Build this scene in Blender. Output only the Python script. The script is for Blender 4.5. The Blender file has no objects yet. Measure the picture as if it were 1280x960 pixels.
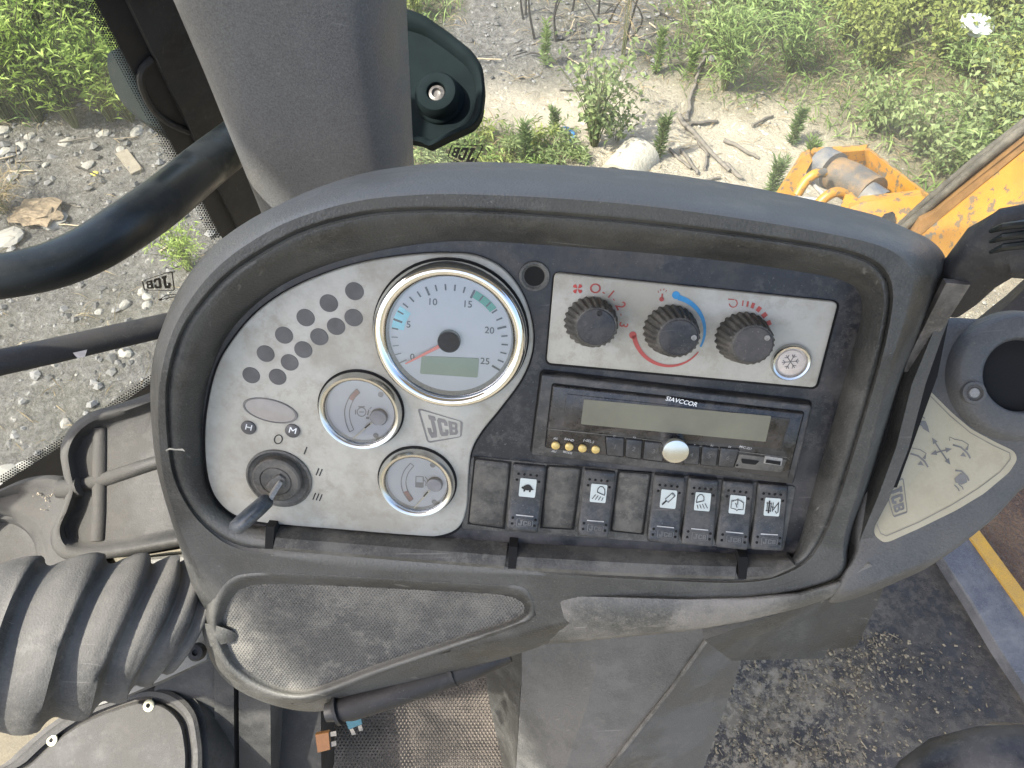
import bpy, bmesh, math, random
from mathutils import Vector, Matrix, noise
R_ = math.radians
random.seed(7)
scene = bpy.context.scene
COL = scene.collection

# ------------------------------------------------------------------ camera, world, sun, exposure
CAM = Vector((0, 0, 2.45))
PITCH = R_(55)
FPX = 950.0
FW = Vector((0, math.cos(PITCH), -math.sin(PITCH)))
UP = Vector((0, math.sin(PITCH), math.cos(PITCH)))
RT = Vector((1, 0, 0))
cd = bpy.data.cameras.new('camera')
cd.sensor_width = 36
cd.lens = 36 * FPX / 1280
cd.clip_start = 0.02
cd.clip_end = 2000
cam = bpy.data.objects.new('camera', cd)
COL.objects.link(cam)
cam.location = CAM
cam.rotation_euler = (math.pi / 2 - PITCH, 0, 0)
scene.camera = cam

SUN_EL, SUN_AZ = R_(52), R_(-112)          # azimuth clockwise from +Y
wd = bpy.data.worlds.new('World')
scene.world = wd
wd.use_nodes = True
wn = wd.node_tree.nodes
sky = wn.new('ShaderNodeTexSky')
sky.sky_type = 'NISHITA'
sky.sun_disc = False
sky.sun_elevation = SUN_EL
sky.sun_rotation = SUN_AZ
sky.dust_density = 3.6
sky.air_density = 1.0
sky.ozone_density = 1.0
wd.node_tree.links.new(sky.outputs[0], wn['Background'].inputs[0])
wn['Background'].inputs[1].default_value = 0.15
sl = bpy.data.lights.new('sun', 'SUN')
ROOF_L = 1.02        # left reach of the unseen cab roof, set to place its shade edge
sl.energy = 3.4
sl.angle = R_(1.2)
sl.color = (1, 0.955, 0.86)
sun = bpy.data.objects.new('sun', sl)
COL.objects.link(sun)
sdir = Vector((math.sin(SUN_AZ) * math.cos(SUN_EL), math.cos(SUN_AZ) * math.cos(SUN_EL), math.sin(SUN_EL)))
sun.rotation_euler = sdir.to_track_quat('Z', 'Y').to_euler()
sun.location = (-4, -2, 8)
scene.view_settings.view_transform = 'Standard'
scene.view_settings.look = 'None'
scene.view_settings.exposure = 1.65
scene.view_settings.gamma = 1

# ------------------------------------------------------------------ helpers
def ray(px, py):
    return FW + RT * ((px - 640) / FPX) - UP * ((py - 480) / FPX)
def at(px, py, d):
    return CAM + ray(px, py) * d
def gp(px, py, z=0.0):
    r = ray(px, py)
    return CAM + r * ((z - CAM.z) / r.z)

class Plane:
    def __init__(s, o, n, u):
        s.o = Vector(o); s.n = Vector(n).normalized()
        u = Vector(u); s.u = (u - s.n * u.dot(s.n)).normalized()
        s.v = s.n.cross(s.u)
    def pt(s, px, py, w=0.0):
        r = ray(px, py)
        return CAM + r * ((s.o + s.n * w - CAM).dot(s.n) / r.dot(s.n))
    def loc(s, p):
        d = p - s.o
        return (d.dot(s.u), d.dot(s.v), d.dot(s.n))
    def uv(s, px, py, w=0.0):
        return s.loc(s.pt(px, py, w))[:2]
    def P(s, u, v, w=0.0):
        return s.o + s.u * u + s.v * v + s.n * w

def lerp(a, b, t): return a + (b - a) * t

def spline(pts, n=8, closed=True):
    out = []
    N = len(pts)
    rng = range(N) if closed else range(N - 1)
    for i in rng:
        if closed:
            p = [pts[(i + k - 1) % N] for k in range(4)]
        else:
            p = [pts[max(0, min(N - 1, i + k - 1))] for k in range(4)]
        for j in range(n):
            t = j / n
            q = []
            for c in range(len(p[0])):
                a, b, cc, d = (p[k][c] for k in range(4))
                q.append(0.5 * (2 * b + (cc - a) * t + (2 * a - 5 * b + 4 * cc - d) * t * t + (3 * b - a - 3 * cc + d) * t ** 3))
            out.append(tuple(q))
    if not closed: out.append(tuple(pts[-1]))
    return out

def resample(poly, center, angles):
    cx, cy = center
    out = []
    N = len(poly)
    for a in angles:
        dx, dy = math.cos(a), math.sin(a)
        best = None
        for i in range(N):
            x1, y1 = poly[i][0] - cx, poly[i][1] - cy
            x2, y2 = poly[(i + 1) % N][0] - cx, poly[(i + 1) % N][1] - cy
            den = dx * (y2 - y1) - dy * (x2 - x1)
            if abs(den) < 1e-12: continue
            t = (x1 * (y2 - y1) - y1 * (x2 - x1)) / den
            s = (x1 * dy - y1 * dx) / den
            if t > 0 and -1e-6 <= s <= 1 + 1e-6:
                if best is None or t > best: best = t
        out.append((cx + dx * best, cy + dy * best))
    return out

def rounded(poly, r, n=4):
    out = []
    N = len(poly)
    for i in range(N):
        rr = r[i] if isinstance(r, (list, tuple)) else r
        p = Vector(poly[i][:2]); a = Vector(poly[i - 1][:2]); b = Vector(poly[(i + 1) % N][:2])
        da = (a - p); db = (b - p)
        rr = min(rr, da.length * .49, db.length * .49)
        A = p + da.normalized() * rr; B = p + db.normalized() * rr
        for k in range(n + 1):
            t = k / n
            q = A * (1 - t) ** 2 + p * 2 * t * (1 - t) + B * t * t
            out.append((q.x, q.y))
    return out

def area2(poly):
    return sum(poly[i][0] * poly[(i + 1) % len(poly)][1] - poly[(i + 1) % len(poly)][0] * poly[i][1] for i in range(len(poly)))

def inset(poly, d):
    sgn = 1 if area2(poly) > 0 else -1
    N = len(poly); out = []
    for i in range(N):
        a = Vector(poly[i - 1]); p = Vector(poly[i]); b = Vector(poly[(i + 1) % N])
        e1 = (p - a); e2 = (b - p)
        if e1.length < 1e-9 or e2.length < 1e-9: out.append(tuple(p)); continue
        e1.normalize(); e2.normalize()
        n1 = Vector((-e1.y, e1.x)) * sgn; n2 = Vector((-e2.y, e2.x)) * sgn
        m = n1 + n2
        if m.length < 1e-6: m = n1
        m.normalize()
        k = max(.5, m.dot(n1))
        q = p + m * d / k
        out.append((q.x, q.y))
    return out

class MB:
    def __init__(s): s.v = []; s.f = []; s.t = []; s.tint = 0.5
    def add(s, vs, fs):
        o = len(s.v)
        s.v.extend(Vector(v) for v in vs)
        s.t.extend([s.tint] * len(vs))
        s.f.extend([tuple(i + o for i in f) for f in fs])
        return o
    def loft(s, rings, closed=True, cap0=False, cap1=False):
        n = len(rings[0]); vs = [p for r in rings for p in r]; fs = []
        for k in range(len(rings) - 1):
            for i in range(n if closed else n - 1):
                j = (i + 1) % n
                fs.append((k * n + i, k * n + j, (k + 1) * n + j, (k + 1) * n + i))
        if cap0: fs.append(tuple(range(n))[::-1])
        if cap1: fs.append(tuple(range((len(rings) - 1) * n, len(rings) * n)))
        s.add(vs, fs); return s
    def face(s, pts):
        s.add(pts, [tuple(range(len(pts)))]); return s
    def slab(s, pl, poly, w0, w1, ch=0.0):
        """solid plate over a local 2D outline, chamfered at the top edge"""
        rings = [[pl.P(x, y, w0) for x, y in poly]]
        if ch:
            rings.append([pl.P(x, y, w1 - ch) for x, y in poly])
            p2 = inset(poly, ch * .35); rings.append([pl.P(x, y, w1 - ch * .3) for x, y in p2])
            p3 = inset(poly, ch); rings.append([pl.P(x, y, w1) for x, y in p3])
        else:
            rings.append([pl.P(x, y, w1) for x, y in poly])
        s.loft(rings, cap0=True, cap1=True); return s
    def revolve(s, pl, c, prof, n=48, e=1.0, rot=0.0, cap0=False, cap1=False, lean=(0, 0)):
        rings = []
        for r, w in prof:
            ring = []
            for i in range(n):
                a = 2 * math.pi * i / n
                x, y = r * math.cos(a), r * e * math.sin(a)
                x, y = x * math.cos(rot) - y * math.sin(rot), x * math.sin(rot) + y * math.cos(rot)
                ring.append(pl.P(c[0] + x + lean[0] * w, c[1] + y + lean[1] * w, w))
            rings.append(ring)
        s.loft(rings, cap0=cap0, cap1=cap1); return s
    def tube(s, path, rad, n=10, caps=True, flat=1.0):
        rings = []
        P = [Vector(p) for p in path]
        up = Vector((0, 0, 1))
        prev = None
        for i, p in enumerate(P):
            d = (P[min(i + 1, len(P) - 1)] - P[max(i - 1, 0)]).normalized()
            if prev is None:
                x = d.cross(up)
                if x.length < 1e-3: x = d.cross(Vector((1, 0, 0)))
            else:
                x = prev - d * prev.dot(d)
            x.normalize(); prev = x
            y = d.cross(x)
            r = rad[i] if isinstance(rad, (list, tuple)) else rad
            rings.append([p + x * r * math.cos(2 * math.pi * k / n) + y * r * flat * math.sin(2 * math.pi * k / n) for k in range(n)])
        s.loft(rings, cap0=caps, cap1=caps); return s
    def ribbon(s, pts, width, fn, closed=False):
        """flat stroke: pts in 2D, fn maps 2D to space"""
        N = len(pts); A = []; B = []
        for i, p in enumerate(pts):
            a = Vector(pts[(i - 1) % N] if (closed or i > 0) else pts[i]); b = Vector(pts[(i + 1) % N] if (closed or i < N - 1) else pts[i])
            d = b - a
            if d.length < 1e-9: d = Vector((1, 0))
            d.normalize(); nn = Vector((-d.y, d.x))
            wd_ = width[i] if isinstance(width, (list, tuple)) else width
            A.append(fn(p[0] + nn.x * wd_ / 2, p[1] + nn.y * wd_ / 2)); B.append(fn(p[0] - nn.x * wd_ / 2, p[1] - nn.y * wd_ / 2))
        vs = A + B; fs = []
        for i in range(N if closed else N - 1):
            j = (i + 1) % N
            fs.append((i, j, N + j, N + i))
        s.add(vs, fs); return s
    def build(s, name, mat, parent=None, smooth=40, tint=False, loc=None):
        me = bpy.data.meshes.new(name)
        base = parent
        org = Vector((0, 0, 0))
        if parent is not None: org = world_loc(parent)
        elif loc is not None: org = Vector(loc)
        me.from_pydata([v - org for v in s.v], [], s.f)
        me.materials.append(mat)
        if smooth:
            me.shade_smooth()
            me.set_sharp_from_angle(angle=R_(smooth))
        if tint:
            at_ = me.attributes.new('tint', 'FLOAT', 'POINT')
            at_.data.foreach_set('value', s.t)
        me.update()
        o = bpy.data.objects.new(name, me)
        COL.objects.link(o)
        if parent is not None: o.parent = parent
        else: o.location = org
        return o

def world_loc(o):
    p = Vector(o.location)
    while o.parent is not None:
        o = o.parent; p += o.location
    return p

def fixn(o):
    bm = bmesh.new(); bm.from_mesh(o.data)
    bmesh.ops.recalc_face_normals(bm, faces=bm.faces)
    bm.to_mesh(o.data); bm.free(); return o

def thing(name, label, cat, loc=(0, 0, 0), group=None):
    o = bpy.data.objects.new(name, None)
    COL.objects.link(o); o.location = loc; o.empty_display_size = 0.05
    tag(o, label, cat, group); return o
def tag(o, label, cat, group=None):
    o['label'] = label; o['category'] = cat
    if group: o['group'] = group
    return o
def structure(o): o['kind'] = 'structure'; return o
def stuff(o): o['kind'] = 'stuff'; return o

def text2d(body, size=1.0):
    cu = bpy.data.curves.new('t', 'FONT'); cu.body = body; cu.size = size; cu.align_x = 'CENTER'; cu.align_y = 'CENTER'; cu.resolution_u = 3; cu.offset = .010
    ob = bpy.data.objects.new('t', cu); COL.objects.link(ob)
    dg = bpy.context.evaluated_depsgraph_get(); dg.update()
    me = bpy.data.meshes.new_from_object(ob.evaluated_get(dg))
    vs = [(v.co.x, v.co.y) for v in me.vertices]; fs = [tuple(p.vertices) for p in me.polygons]
    bpy.data.objects.remove(ob); bpy.data.curves.remove(cu); bpy.data.meshes.remove(me)
    return vs, fs
_tc = {}
def put_text(mb, body, size, fn):
    if body not in _tc: _tc[body] = text2d(body)
    vs, fs = _tc[body]
    mb.add([fn(x * size, y * size) for x, y in vs], fs)

class Quad:
    """bilinear patch on a plane from four pixel corners TL TR BR BL; s to the right, t down"""
    def __init__(q, pl, c, w=0.0): q.pl = pl; q.c = c; q.w = w
    def px(q, s, t):
        a, b, c, d = q.c
        return tuple((a[k] * (1 - s) + b[k] * s) * (1 - t) + (d[k] * (1 - s) + c[k] * s) * t for k in range(2))
    def p(q, s, t, w=None):
        x, y = q.px(s, t); return q.pl.pt(x, y, q.w if w is None else w)
    def poly(q, pts, w=None): return [q.p(s, t, w) for s, t in pts]
    def loc2(q, pts, w=None): return [q.pl.loc(q.p(s, t, w))[:2] for s, t in pts]

# ------------------------------------------------------------------ materials
def mat_new(name):
    m = bpy.data.materials.new(name); m.use_nodes = True
    nt = m.node_tree; b = nt.nodes['Principled BSDF']
    return m, nt, b
def N(nt, t, **kw):
    n = nt.nodes.new(t)
    for k, v in kw.items(): setattr(n, k, v)
    return n
def noise_fac(nt, scale, detail=6, lo=.35, hi=.65, rough=.6, vec=None):
    n = N(nt, 'ShaderNodeTexNoise'); n.inputs['Scale'].default_value = scale; n.inputs['Detail'].default_value = detail; n.inputs['Roughness'].default_value = rough
    if vec is None:
        g = N(nt, 'ShaderNodeNewGeometry'); vec = g.outputs['Position']
    nt.links.new(vec, n.inputs['Vector'])
    r = N(nt, 'ShaderNodeMapRange'); r.inputs['From Min'].default_value = lo; r.inputs['From Max'].default_value = hi
    nt.links.new(n.outputs['Fac'], r.inputs['Value'])
    return r.outputs[0]
def mixc(nt, f, a, b):
    m = N(nt, 'ShaderNodeMix', data_type='RGBA')
    for s, v in ((m.inputs[6], a), (m.inputs[7], b)):
        if isinstance(v, tuple): s.default_value = (*v, 1) if len(v) == 3 else v
        else: nt.links.new(v, s)
    if isinstance(f, float): m.inputs[0].default_value = f
    else: nt.links.new(f, m.inputs[0])
    return m.outputs[2]
def mul(nt, a, b):
    m = N(nt, 'ShaderNodeMath', operation='MULTIPLY')
    for s, v in ((m.inputs[0], a), (m.inputs[1], b)):
        if isinstance(v, (int, float)): s.default_value = v
        else: nt.links.new(v, s)
    return m.outputs[0]
def bump(nt, b, h, strength=.3, dist=.001):
    n = N(nt, 'ShaderNodeBump'); n.inputs['Strength'].default_value = strength; n.inputs['Distance'].default_value = dist
    nt.links.new(h, n.inputs['Height']); nt.links.new(n.outputs[0], b.inputs['Normal'])

def dusty(name, base, dust=(.30, .27, .23), amount=.35, rough=.5, scale=14, grain=900, gstr=.25, up=.0, speck=.0, gdist=.0006, scratch=.45, var=.28):
    """moulded plastic with a settled film of dust, smears and a moulded grain"""
    m, nt, b = mat_new(name)
    f1 = noise_fac(nt, scale, 9, .44, .60, .68)
    f2 = noise_fac(nt, scale * 5, 9, .49, .58, .78)
    f9 = noise_fac(nt, 520, 3, .3, .7, .6)
    base = mixc(nt, f9, tuple(x * (1 - var) for x in base), tuple(min(1, x * (1 + var)) for x in base))
    f = mul(nt, f1, amount * 1.15)
    c = mixc(nt, f, base, dust)
    c = mixc(nt, mul(nt, mul(nt, f2, noise_fac(nt, scale * 1.7, 4, .4, .6, .6)), amount * .9), c, dust)
    if scratch:
        g = N(nt, 'ShaderNodeNewGeometry')
        for rz, sc in ((.5, 1), (-.9, 1.4)):
            mp = N(nt, 'ShaderNodeMapping'); mp.inputs['Rotation'].default_value = (.6, .3 * sc, rz); mp.inputs['Scale'].default_value = (9 * sc, 420 * sc, 60)
            nt.links.new(g.outputs['Position'], mp.inputs[0])
            sN = noise_fac(nt, 1.0, 2, .70, .76, .5, mp.outputs[0])
            sM = noise_fac(nt, 7 * sc, 3, .5, .6, .6)
            c = mixc(nt, mul(nt, mul(nt, sN, sM), scratch), c, tuple(min(1, x * 1.5) for x in dust))
    fs_ = noise_fac(nt, 650, 2, .69, .735, .5)
    c = mixc(nt, mul(nt, fs_, .35 if speck == 0 else .0), c, tuple(min(1, x * 1.5) for x in dust))
    if up:  # dust on upward faces; on the shell it also paints in top light
        g = N(nt, 'ShaderNodeNewGeometry'); sx = N(nt, 'ShaderNodeSeparateXYZ'); nt.links.new(g.outputs['Normal'], sx.inputs[0])
        r = N(nt, 'ShaderNodeMapRange'); r.inputs['From Min'].default_value = .40; r.inputs['From Max'].default_value = .92
        nt.links.new(sx.outputs[2], r.inputs[0]); c = mixc(nt, mul(nt, r.outputs[0], up), c, dust)
    if speck:
        f3 = noise_fac(nt, scale * 40, 2, .66, .74, .5)
        c = mixc(nt, mul(nt, f3, speck), c, (.5, .47, .4))
    nt.links.new(c, b.inputs['Base Color'])
    rr = N(nt, 'ShaderNodeMapRange'); rr.inputs['To Min'].default_value = rough; rr.inputs['To Max'].default_value = min(1, rough + .3)
    nt.links.new(f1, rr.inputs[0]); nt.links.new(rr.outputs[0], b.inputs['Roughness'])
    if gstr:
        g2 = noise_fac(nt, grain, 2, .3, .7, .5); bump(nt, b, g2, gstr, gdist)
    return m
def plain(name, col, rough=.5, metal=0.0, var=.25, scale=60, spec=.5):
    m, nt, b = mat_new(name)
    f = noise_fac(nt, scale, 5, .3, .7)
    c = mixc(nt, f, tuple(x * (1 - var) for x in col), tuple(min(1, x * (1 + var)) for x in col))
    nt.links.new(c, b.inputs['Base Color']); b.inputs['Roughness'].default_value = rough; b.inputs['Metallic'].default_value = metal
    b.inputs['Specular IOR Level'].default_value = spec
    return m
M = {}
M['shell'] = dusty('console plastic', (.0285, .029, .0275), (.19, .186, .166), .16, .42, 9, 600, .45, up=.72)  # up paints the sky-lit top band paler, in the dust colour
M['apron'] = dusty('tray plastic', (.066, .068, .064), (.27, .25, .22), .5, .5, 11, 600, .5, up=.3)
M['fascia'] = dusty('black fascia', (.012, .013, .017), (.15, .14, .13), .30, .36, 16, 1500, .1)
M['lip'] = dusty('worn lip plastic', (.060, .060, .056), (.18, .173, .155), .55, .5, 22, 900, .3)
M['rocker'] = dusty('rocker plastic', (.026, .028, .031), (.17, .16, .145), .28, .36, 40, 1800, .15)
M['blank'] = dusty('blank plastic', (.044, .043, .040), (.17, .16, .14), .5, .5, 35, 1500, .2)
M['silver'] = dusty('silver painted plastic', (.395, .388, .35), (.22, .195, .145), .38, .38, 18, 3000, .06, speck=.12, scratch=0, var=.03)
M['greyplastic'] = dusty('grey trim plastic', (.062, .063, .061), (.145, .14, .13), .42, .5, 9, 700, .4, up=.25)
M['pillar'] = dusty('pillar plastic', (.098, .100, .100), (.17, .168, .16), .12, .36, 6, 900, .25, speck=.06)
M['rubber'] = dusty('boot rubber', (.040, .040, .038), (.15, .143, .130), .50, .68, 12, 700, .3, up=.4)
M['blackpaint'] = dusty('dark green-black paint', (.006, .009, .010), (.08, .08, .07), .03, .38, 12, 600, .02, scratch=.1)
M['matt'] = dusty('matt black', (.012, .012, .013), (.1, .095, .085), .15, .55, 20, 900, .1)
M['gap'] = plain('dark gap', (.004, .004, .004), .9)
M['chrome'] = plain('chrome', (.78, .78, .76), .08, 1.0, .06, 40)
M['dullchrome'] = plain('dull chrome', (.6, .6, .58), .22, 1.0, .1, 40)
M['steel'] = dusty('worn steel', (.25, .25, .24), (.3, .27, .22), .4, .4, 30, 900, .1)
M['dial'] = plain('dial white', (.475, .48, .485), .45, 0, .04, 30)
M['ink'] = plain('black ink', (.015, .015, .017), .6)
M['greyink'] = plain('grey ink', (.16, .155, .15), .6)
M['dot'] = plain('smoked lens', (.085, .083, .085), .5)
M['ovallens'] = plain('clock lens', (.30, .28, .26), .35, 0, .1, 80)
M['red'] = plain('red ink', (.45, .055, .045), .55)
M['dullred'] = plain('dull red ink', (.36, .07, .06), .6)
M['blue'] = plain('blue ink', (.04, .24, .48), .55)
M['teal'] = plain('cyan ink', (.28, .68, .74), .5)
M['green'] = plain('green ink', (.01, .27, .17), .5)
M['needle'] = plain('red needle', (.75, .12, .07), .4)
M['hubgrey'] = plain('grey hub', (.17, .17, .175), .5)
M['fadedred'] = plain('faded red', (.33, .19, .17), .6)
M['fadedink'] = plain('faded ink', (.22, .22, .22), .6)
M['paleneedle'] = plain('pale needle', (.62, .56, .42), .5)
M['lcd'] = plain('green display', (.14, .20, .13), .3, 0, .08, 60)
M['radiolcd'] = plain('radio display', (.155, .15, .11), .4, 0, .14, 30)
M['gloss'] = dusty('glossy black', (.012, .012, .014), (.12, .11, .1), .3, .16, 25, 1500, .02)
M['gold'] = plain('gold button', (.62, .46, .17), .35, .3, .15, 400)
M['white'] = plain('white print', (.7, .72, .72), .6)
M['iconplate'] = plain('icon plate', (.48, .53, .52), .5, 0, .06, 100)
M['print'] = plain('faded white print', (.42, .42, .41), .6)
M['emboss'] = plain('embossed mark', (.115, .113, .108), .5)
M['creamdecal'] = dusty('cream decal', (.425, .385, .27), (.29, .24, .16), .25, .45, 14, 2000, .03, speck=.1, scratch=.1, var=.03)
M['decalink'] = plain('grey decal ink', (.17, .165, .15), .6)
M['decalline'] = plain('decal line', (.20, .19, .16), .6)
M['snow'] = plain('beige cap', (.58, .52, .47), .5, 0, .1, 300)
M['keyplastic'] = dusty('key plastic', (.035, .045, .055), (.25, .25, .24), .2, .3, 40, 1500, .05)
M['leftplastic'] = dusty('grey column plastic', (.030, .030, .028), (.092, .088, .080), .5, .66, 9, 700, .25, up=.2)  # darker copy of the grey trim for the parts the sun strikes
M['darkpaint'] = plain('dull dark paint', (.008, .013, .014), .85, 0, .2, 20, .08)
M['levsteel'] = dusty('dull lever steel', (.06, .058, .055), (.2, .18, .16), .4, .35, 30, 900, .1)
def glass_mat(name, refl=.06, tint=(1, 1, 1)):
    m = bpy.data.materials.new(name); m.use_nodes = True
    nt = m.node_tree; nt.nodes.clear()
    o = N(nt, 'ShaderNodeOutputMaterial'); t = N(nt, 'ShaderNodeBsdfTransparent'); t.inputs[0].default_value = (*tint, 1)
    g = N(nt, 'ShaderNodeBsdfGlossy'); g.inputs['Roughness'].default_value = .02
    f = N(nt, 'ShaderNodeFresnel'); f.inputs[0].default_value = 1.45
    mm = mul(nt, f.outputs[0], refl / .04)
    mx = N(nt, 'ShaderNodeMixShader'); nt.links.new(mm, mx.inputs[0]); nt.links.new(t.outputs[0], mx.inputs[1]); nt.links.new(g.outputs[0], mx.inputs[2])
    nt.links.new(mx.outputs[0], o.inputs[0]); return m
M['glass'] = glass_mat('window glass', .02, (.97, .985, .97))
nt = M['glass'].node_tree       # thin dust film on the panes, also painting in the hazy veil outside
o_ = [n for n in nt.nodes if n.type == 'OUTPUT_MATERIAL'][0]; last = o_.inputs[0].links[0].from_socket
df = N(nt, 'ShaderNodeBsdfTranslucent'); df.inputs[0].default_value = (.75, .74, .68, 1)
d2 = N(nt, 'ShaderNodeBsdfDiffuse'); d2.inputs[0].default_value = (.75, .74, .68, 1)
ad = N(nt, 'ShaderNodeMixShader'); nt.links.new(df.outputs[0], ad.inputs[1]); nt.links.new(d2.outputs[0], ad.inputs[2])
mx = N(nt, 'ShaderNodeMixShader'); ff = noise_fac(nt, 5, 5, .2, .8, .6); mm_ = N(nt, 'ShaderNodeMapRange'); mm_.inputs[3].default_value = .015; mm_.inputs[4].default_value = .05; nt.links.new(ff, mm_.inputs[0])
nt.links.new(mm_.outputs[0], mx.inputs[0]); nt.links.new(last, mx.inputs[1]); nt.links.new(ad.outputs[0], mx.inputs[2]); nt.links.new(mx.outputs[0], o_.inputs[0])
M['lens'] = glass_mat('gauge lens', .06)
M['screen'] = M['glass'].copy(); M['screen'].name = 'windscreen glass'
for n_ in M['screen'].node_tree.nodes:
    if n_.type == 'MAP_RANGE' and abs(n_.inputs[4].default_value - .05) < 1e-6: n_.inputs[3].default_value, n_.inputs[4].default_value = .006, .018
    if n_.type == 'MATH' and abs(n_.inputs[1].default_value - .5) < 1e-6: n_.inputs[1].default_value = .12

def hexmat(name, base, dust, scale, amount=.6):
    m, nt, b = mat_new(name)
    g = N(nt, 'ShaderNodeNewGeometry')
    v = N(nt, 'ShaderNodeTexVoronoi'); v.inputs['Scale'].default_value = scale; v.inputs['Randomness'].default_value = .35
    nt.links.new(g.outputs['Position'], v.inputs['Vector'])
    r = N(nt, 'ShaderNodeMapRange'); r.inputs[1].default_value = .25; r.inputs[2].default_value = .55
    nt.links.new(v.outputs['Distance'], r.inputs[0])
    f1 = noise_fac(nt, 9, 7, .35, .7, .7)
    c = mixc(nt, mul(nt, f1, amount), base, dust)
    c = mixc(nt, mul(nt, r.outputs[0], .45), c, dust)
    f3 = noise_fac(nt, 420, 2, .70, .76, .5); c = mixc(nt, mul(nt, f3, .7), c, (.5, .47, .38))
    nt.links.new(c, b.inputs['Base Color']); b.inputs['Roughness'].default_value = .65
    bump(nt, b, r.outputs[0], .55, .0009)
    return m
M['trayfloor'] = dusty('pitted tray floor', (.072, .071, .066), (.20, .19, .165), .6, .6, 12, 900, .1)
M['toemat'] = hexmat('pimpled floor mat', (.06, .054, .048), (.19, .165, .14), 150, .5)

def bm_disc(mb, pl, c, r, w, n=32, e=1.0, rot=0):
    pts = []
    for i in range(n):
        a = 2 * math.pi * i / n; x, y = r * math.cos(a), r * e * math.sin(a)
        pts.append(pl.P(c[0] + x * math.cos(rot) - y * math.sin(rot), c[1] + x * math.sin(rot) + y * math.cos(rot), w))
    mb.face(pts)

# ================================================================== THE DASH PLANE
hc = Vector((.9951, -.095, -.025)).normalized()
vc = Vector((-.075, -.9, .43)).normalized()
vc = (vc - hc * vc.dot(hc)).normalized()
def c2w(c): return RT * c.x + UP * c.y + FW * c.z
hu = c2w(hc); vd = c2w(vc)
dn = hu.cross(-vd)
if dn.dot(-FW) < 0: dn = -dn
D = Plane(at(630, 480, .54), dn, hu)
PXM = .54 / FPX       # metres per photograph pixel near the middle of the dash

def Dloc(pts, w=0.0): return [D.uv(x, y, w) for x, y in pts]

console = thing('instrument_console', 'grey plastic instrument console holding three dials, heater panel, radio and switch row', 'dashboard', D.P(0, -.15, -.1))

sil = spline([(188, 505), (191, 450), (204, 405), (226, 358), (262, 312), (310, 276), (360, 252), (430, 230), (500, 219), (560, 215), (640, 216), (720, 220), (800, 226), (880, 236), (960, 249), (1040, 265), (1100, 279), (1150, 293), (1176, 312), (1184, 335), (1176, 358), (1160, 397), (1141, 440), (1124, 482), (1100, 560), (1082, 615), (1067, 655), (1061, 685), (1058, 722),
              (1000, 742), (930, 754), (860, 768), (780, 782), (700, 800), (640, 820), (560, 842), (460, 874), (410, 888), (370, 888), (325, 876), (288, 856), (266, 830), (256, 800), (254, 775), (244, 745), (230, 700), (212, 645), (195, 580)], 6)
grv = spline([(208, 520), (210, 470), (224, 420), (245, 385), (280, 346), (325, 314), (380, 286), (450, 267), (520, 261), (600, 262), (700, 268), (800, 277), (900, 289), (1000, 303), (1060, 315), (1098, 333), (1113, 365), (1108, 415), (1092, 480), (1062, 580), (1042, 640), (1020, 685), (990, 712), (930, 727), (800, 722), (640, 710), (480, 698), (340, 688), (300, 684), (268, 667), (238, 636), (216, 590)], 6)
inn = spline([(254, 570), (254, 520), (264, 466), (290, 412), (340, 365), (400, 335), (470, 315), (540, 304), (600, 302), (700, 308), (800, 316), (900, 326), (1000, 340), (1050, 350), (1072, 364), (1077, 392), (1064, 445), (1040, 530), (1012, 628), (1000, 672), (984, 697), (925, 698), (800, 692), (640, 682), (480, 671), (345, 660), (305, 653), (275, 632), (260, 605)], 6)
CEN = (600, 495)
angs = sorted(set(math.atan2(y - CEN[1], x - CEN[0]) for x, y in sil[::1]))
rs, rg, ri = (resample(p, CEN, angs) for p in (sil, grv, inn))
def blend(a, b, t): return [(lerp(p[0], q[0], t), lerp(p[1], q[1], t)) for p, q in zip(a, b)]
def hfac(a):     # lower lip of the binnacle stands less proud than its hood
    s = math.sin(a)
    return lerp(1, .45, max(0, min(1, (s + .1) / .5)))
def ring(px, w, back=0): return [D.pt(x, y, w * hfac(a) + back) for (x, y), a in zip(px, angs)]
rings = []
r0 = ring(rs, -.004)
rings.append([p - dn * .13 - (p - D.o) * .10 for p in r0])
rings.append([p - dn * .05 - (p - D.o) * .012 for p in r0])
rings.append(r0)
def tb(t):       # the hood's shoulder is broad along the top and narrow along the apron
    return [(lerp(p[0], q[0], t * k), lerp(p[1], q[1], t * k)) for p, q, k in zip(rs, rg, ((lerp(1, .35, max(0, min(1, (math.sin(a) + .1) / .5)))) for a in angs))]
rings.append(ring(tb(.10), .010))
rings.append(ring(tb(.22), .0205))
rings.append(ring(tb(.36), .0300))
rings.append(ring(tb(.46), .0350))
rings.append(ring(tb(.53), .0375))
rings.append(ring(tb(.58), .0385))
for t_ in [.24 + .015 * k for k in range(23)]: rings.append([a_ if t_ < .58 * k_ + .01 else b_ for a_, b_, k_ in zip(rings[-1], ring(blend(rs, rg, t_), .0388), [lerp(1, .35, max(0, min(1, (math.sin(a) + .1) / .5))) for a in angs])])
for t_ in [.60 + .015 * k for k in range(22)]: rings.append(ring(blend(rs, rg, t_), .0390))
rings.append(ring(blend(rs, rg, .95), .0388))
rings.append(ring(blend(rs, rg, .99), .0350))
rings.append(ring(blend(rg, ri, .05), .0325))
rings.append(ring(blend(rg, ri, .12), .0345))
rings.append(ring(blend(rg, ri, .22), .0345))
rings.append(ring(blend(rg, ri, .42), .0310))
rings.append(ring(blend(rg, ri, .65), .0225))
rings.append(ring(blend(rg, ri, .86), .0110))
rings.append(ring(blend(rg, ri, .96), .0030))
rings.append(ring(blend(rg, ri, 1.0), -.0010))
sh = MB().loft(rings, cap0=True)
fixn(sh.build('shell', M['shell'], console, 50))

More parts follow.
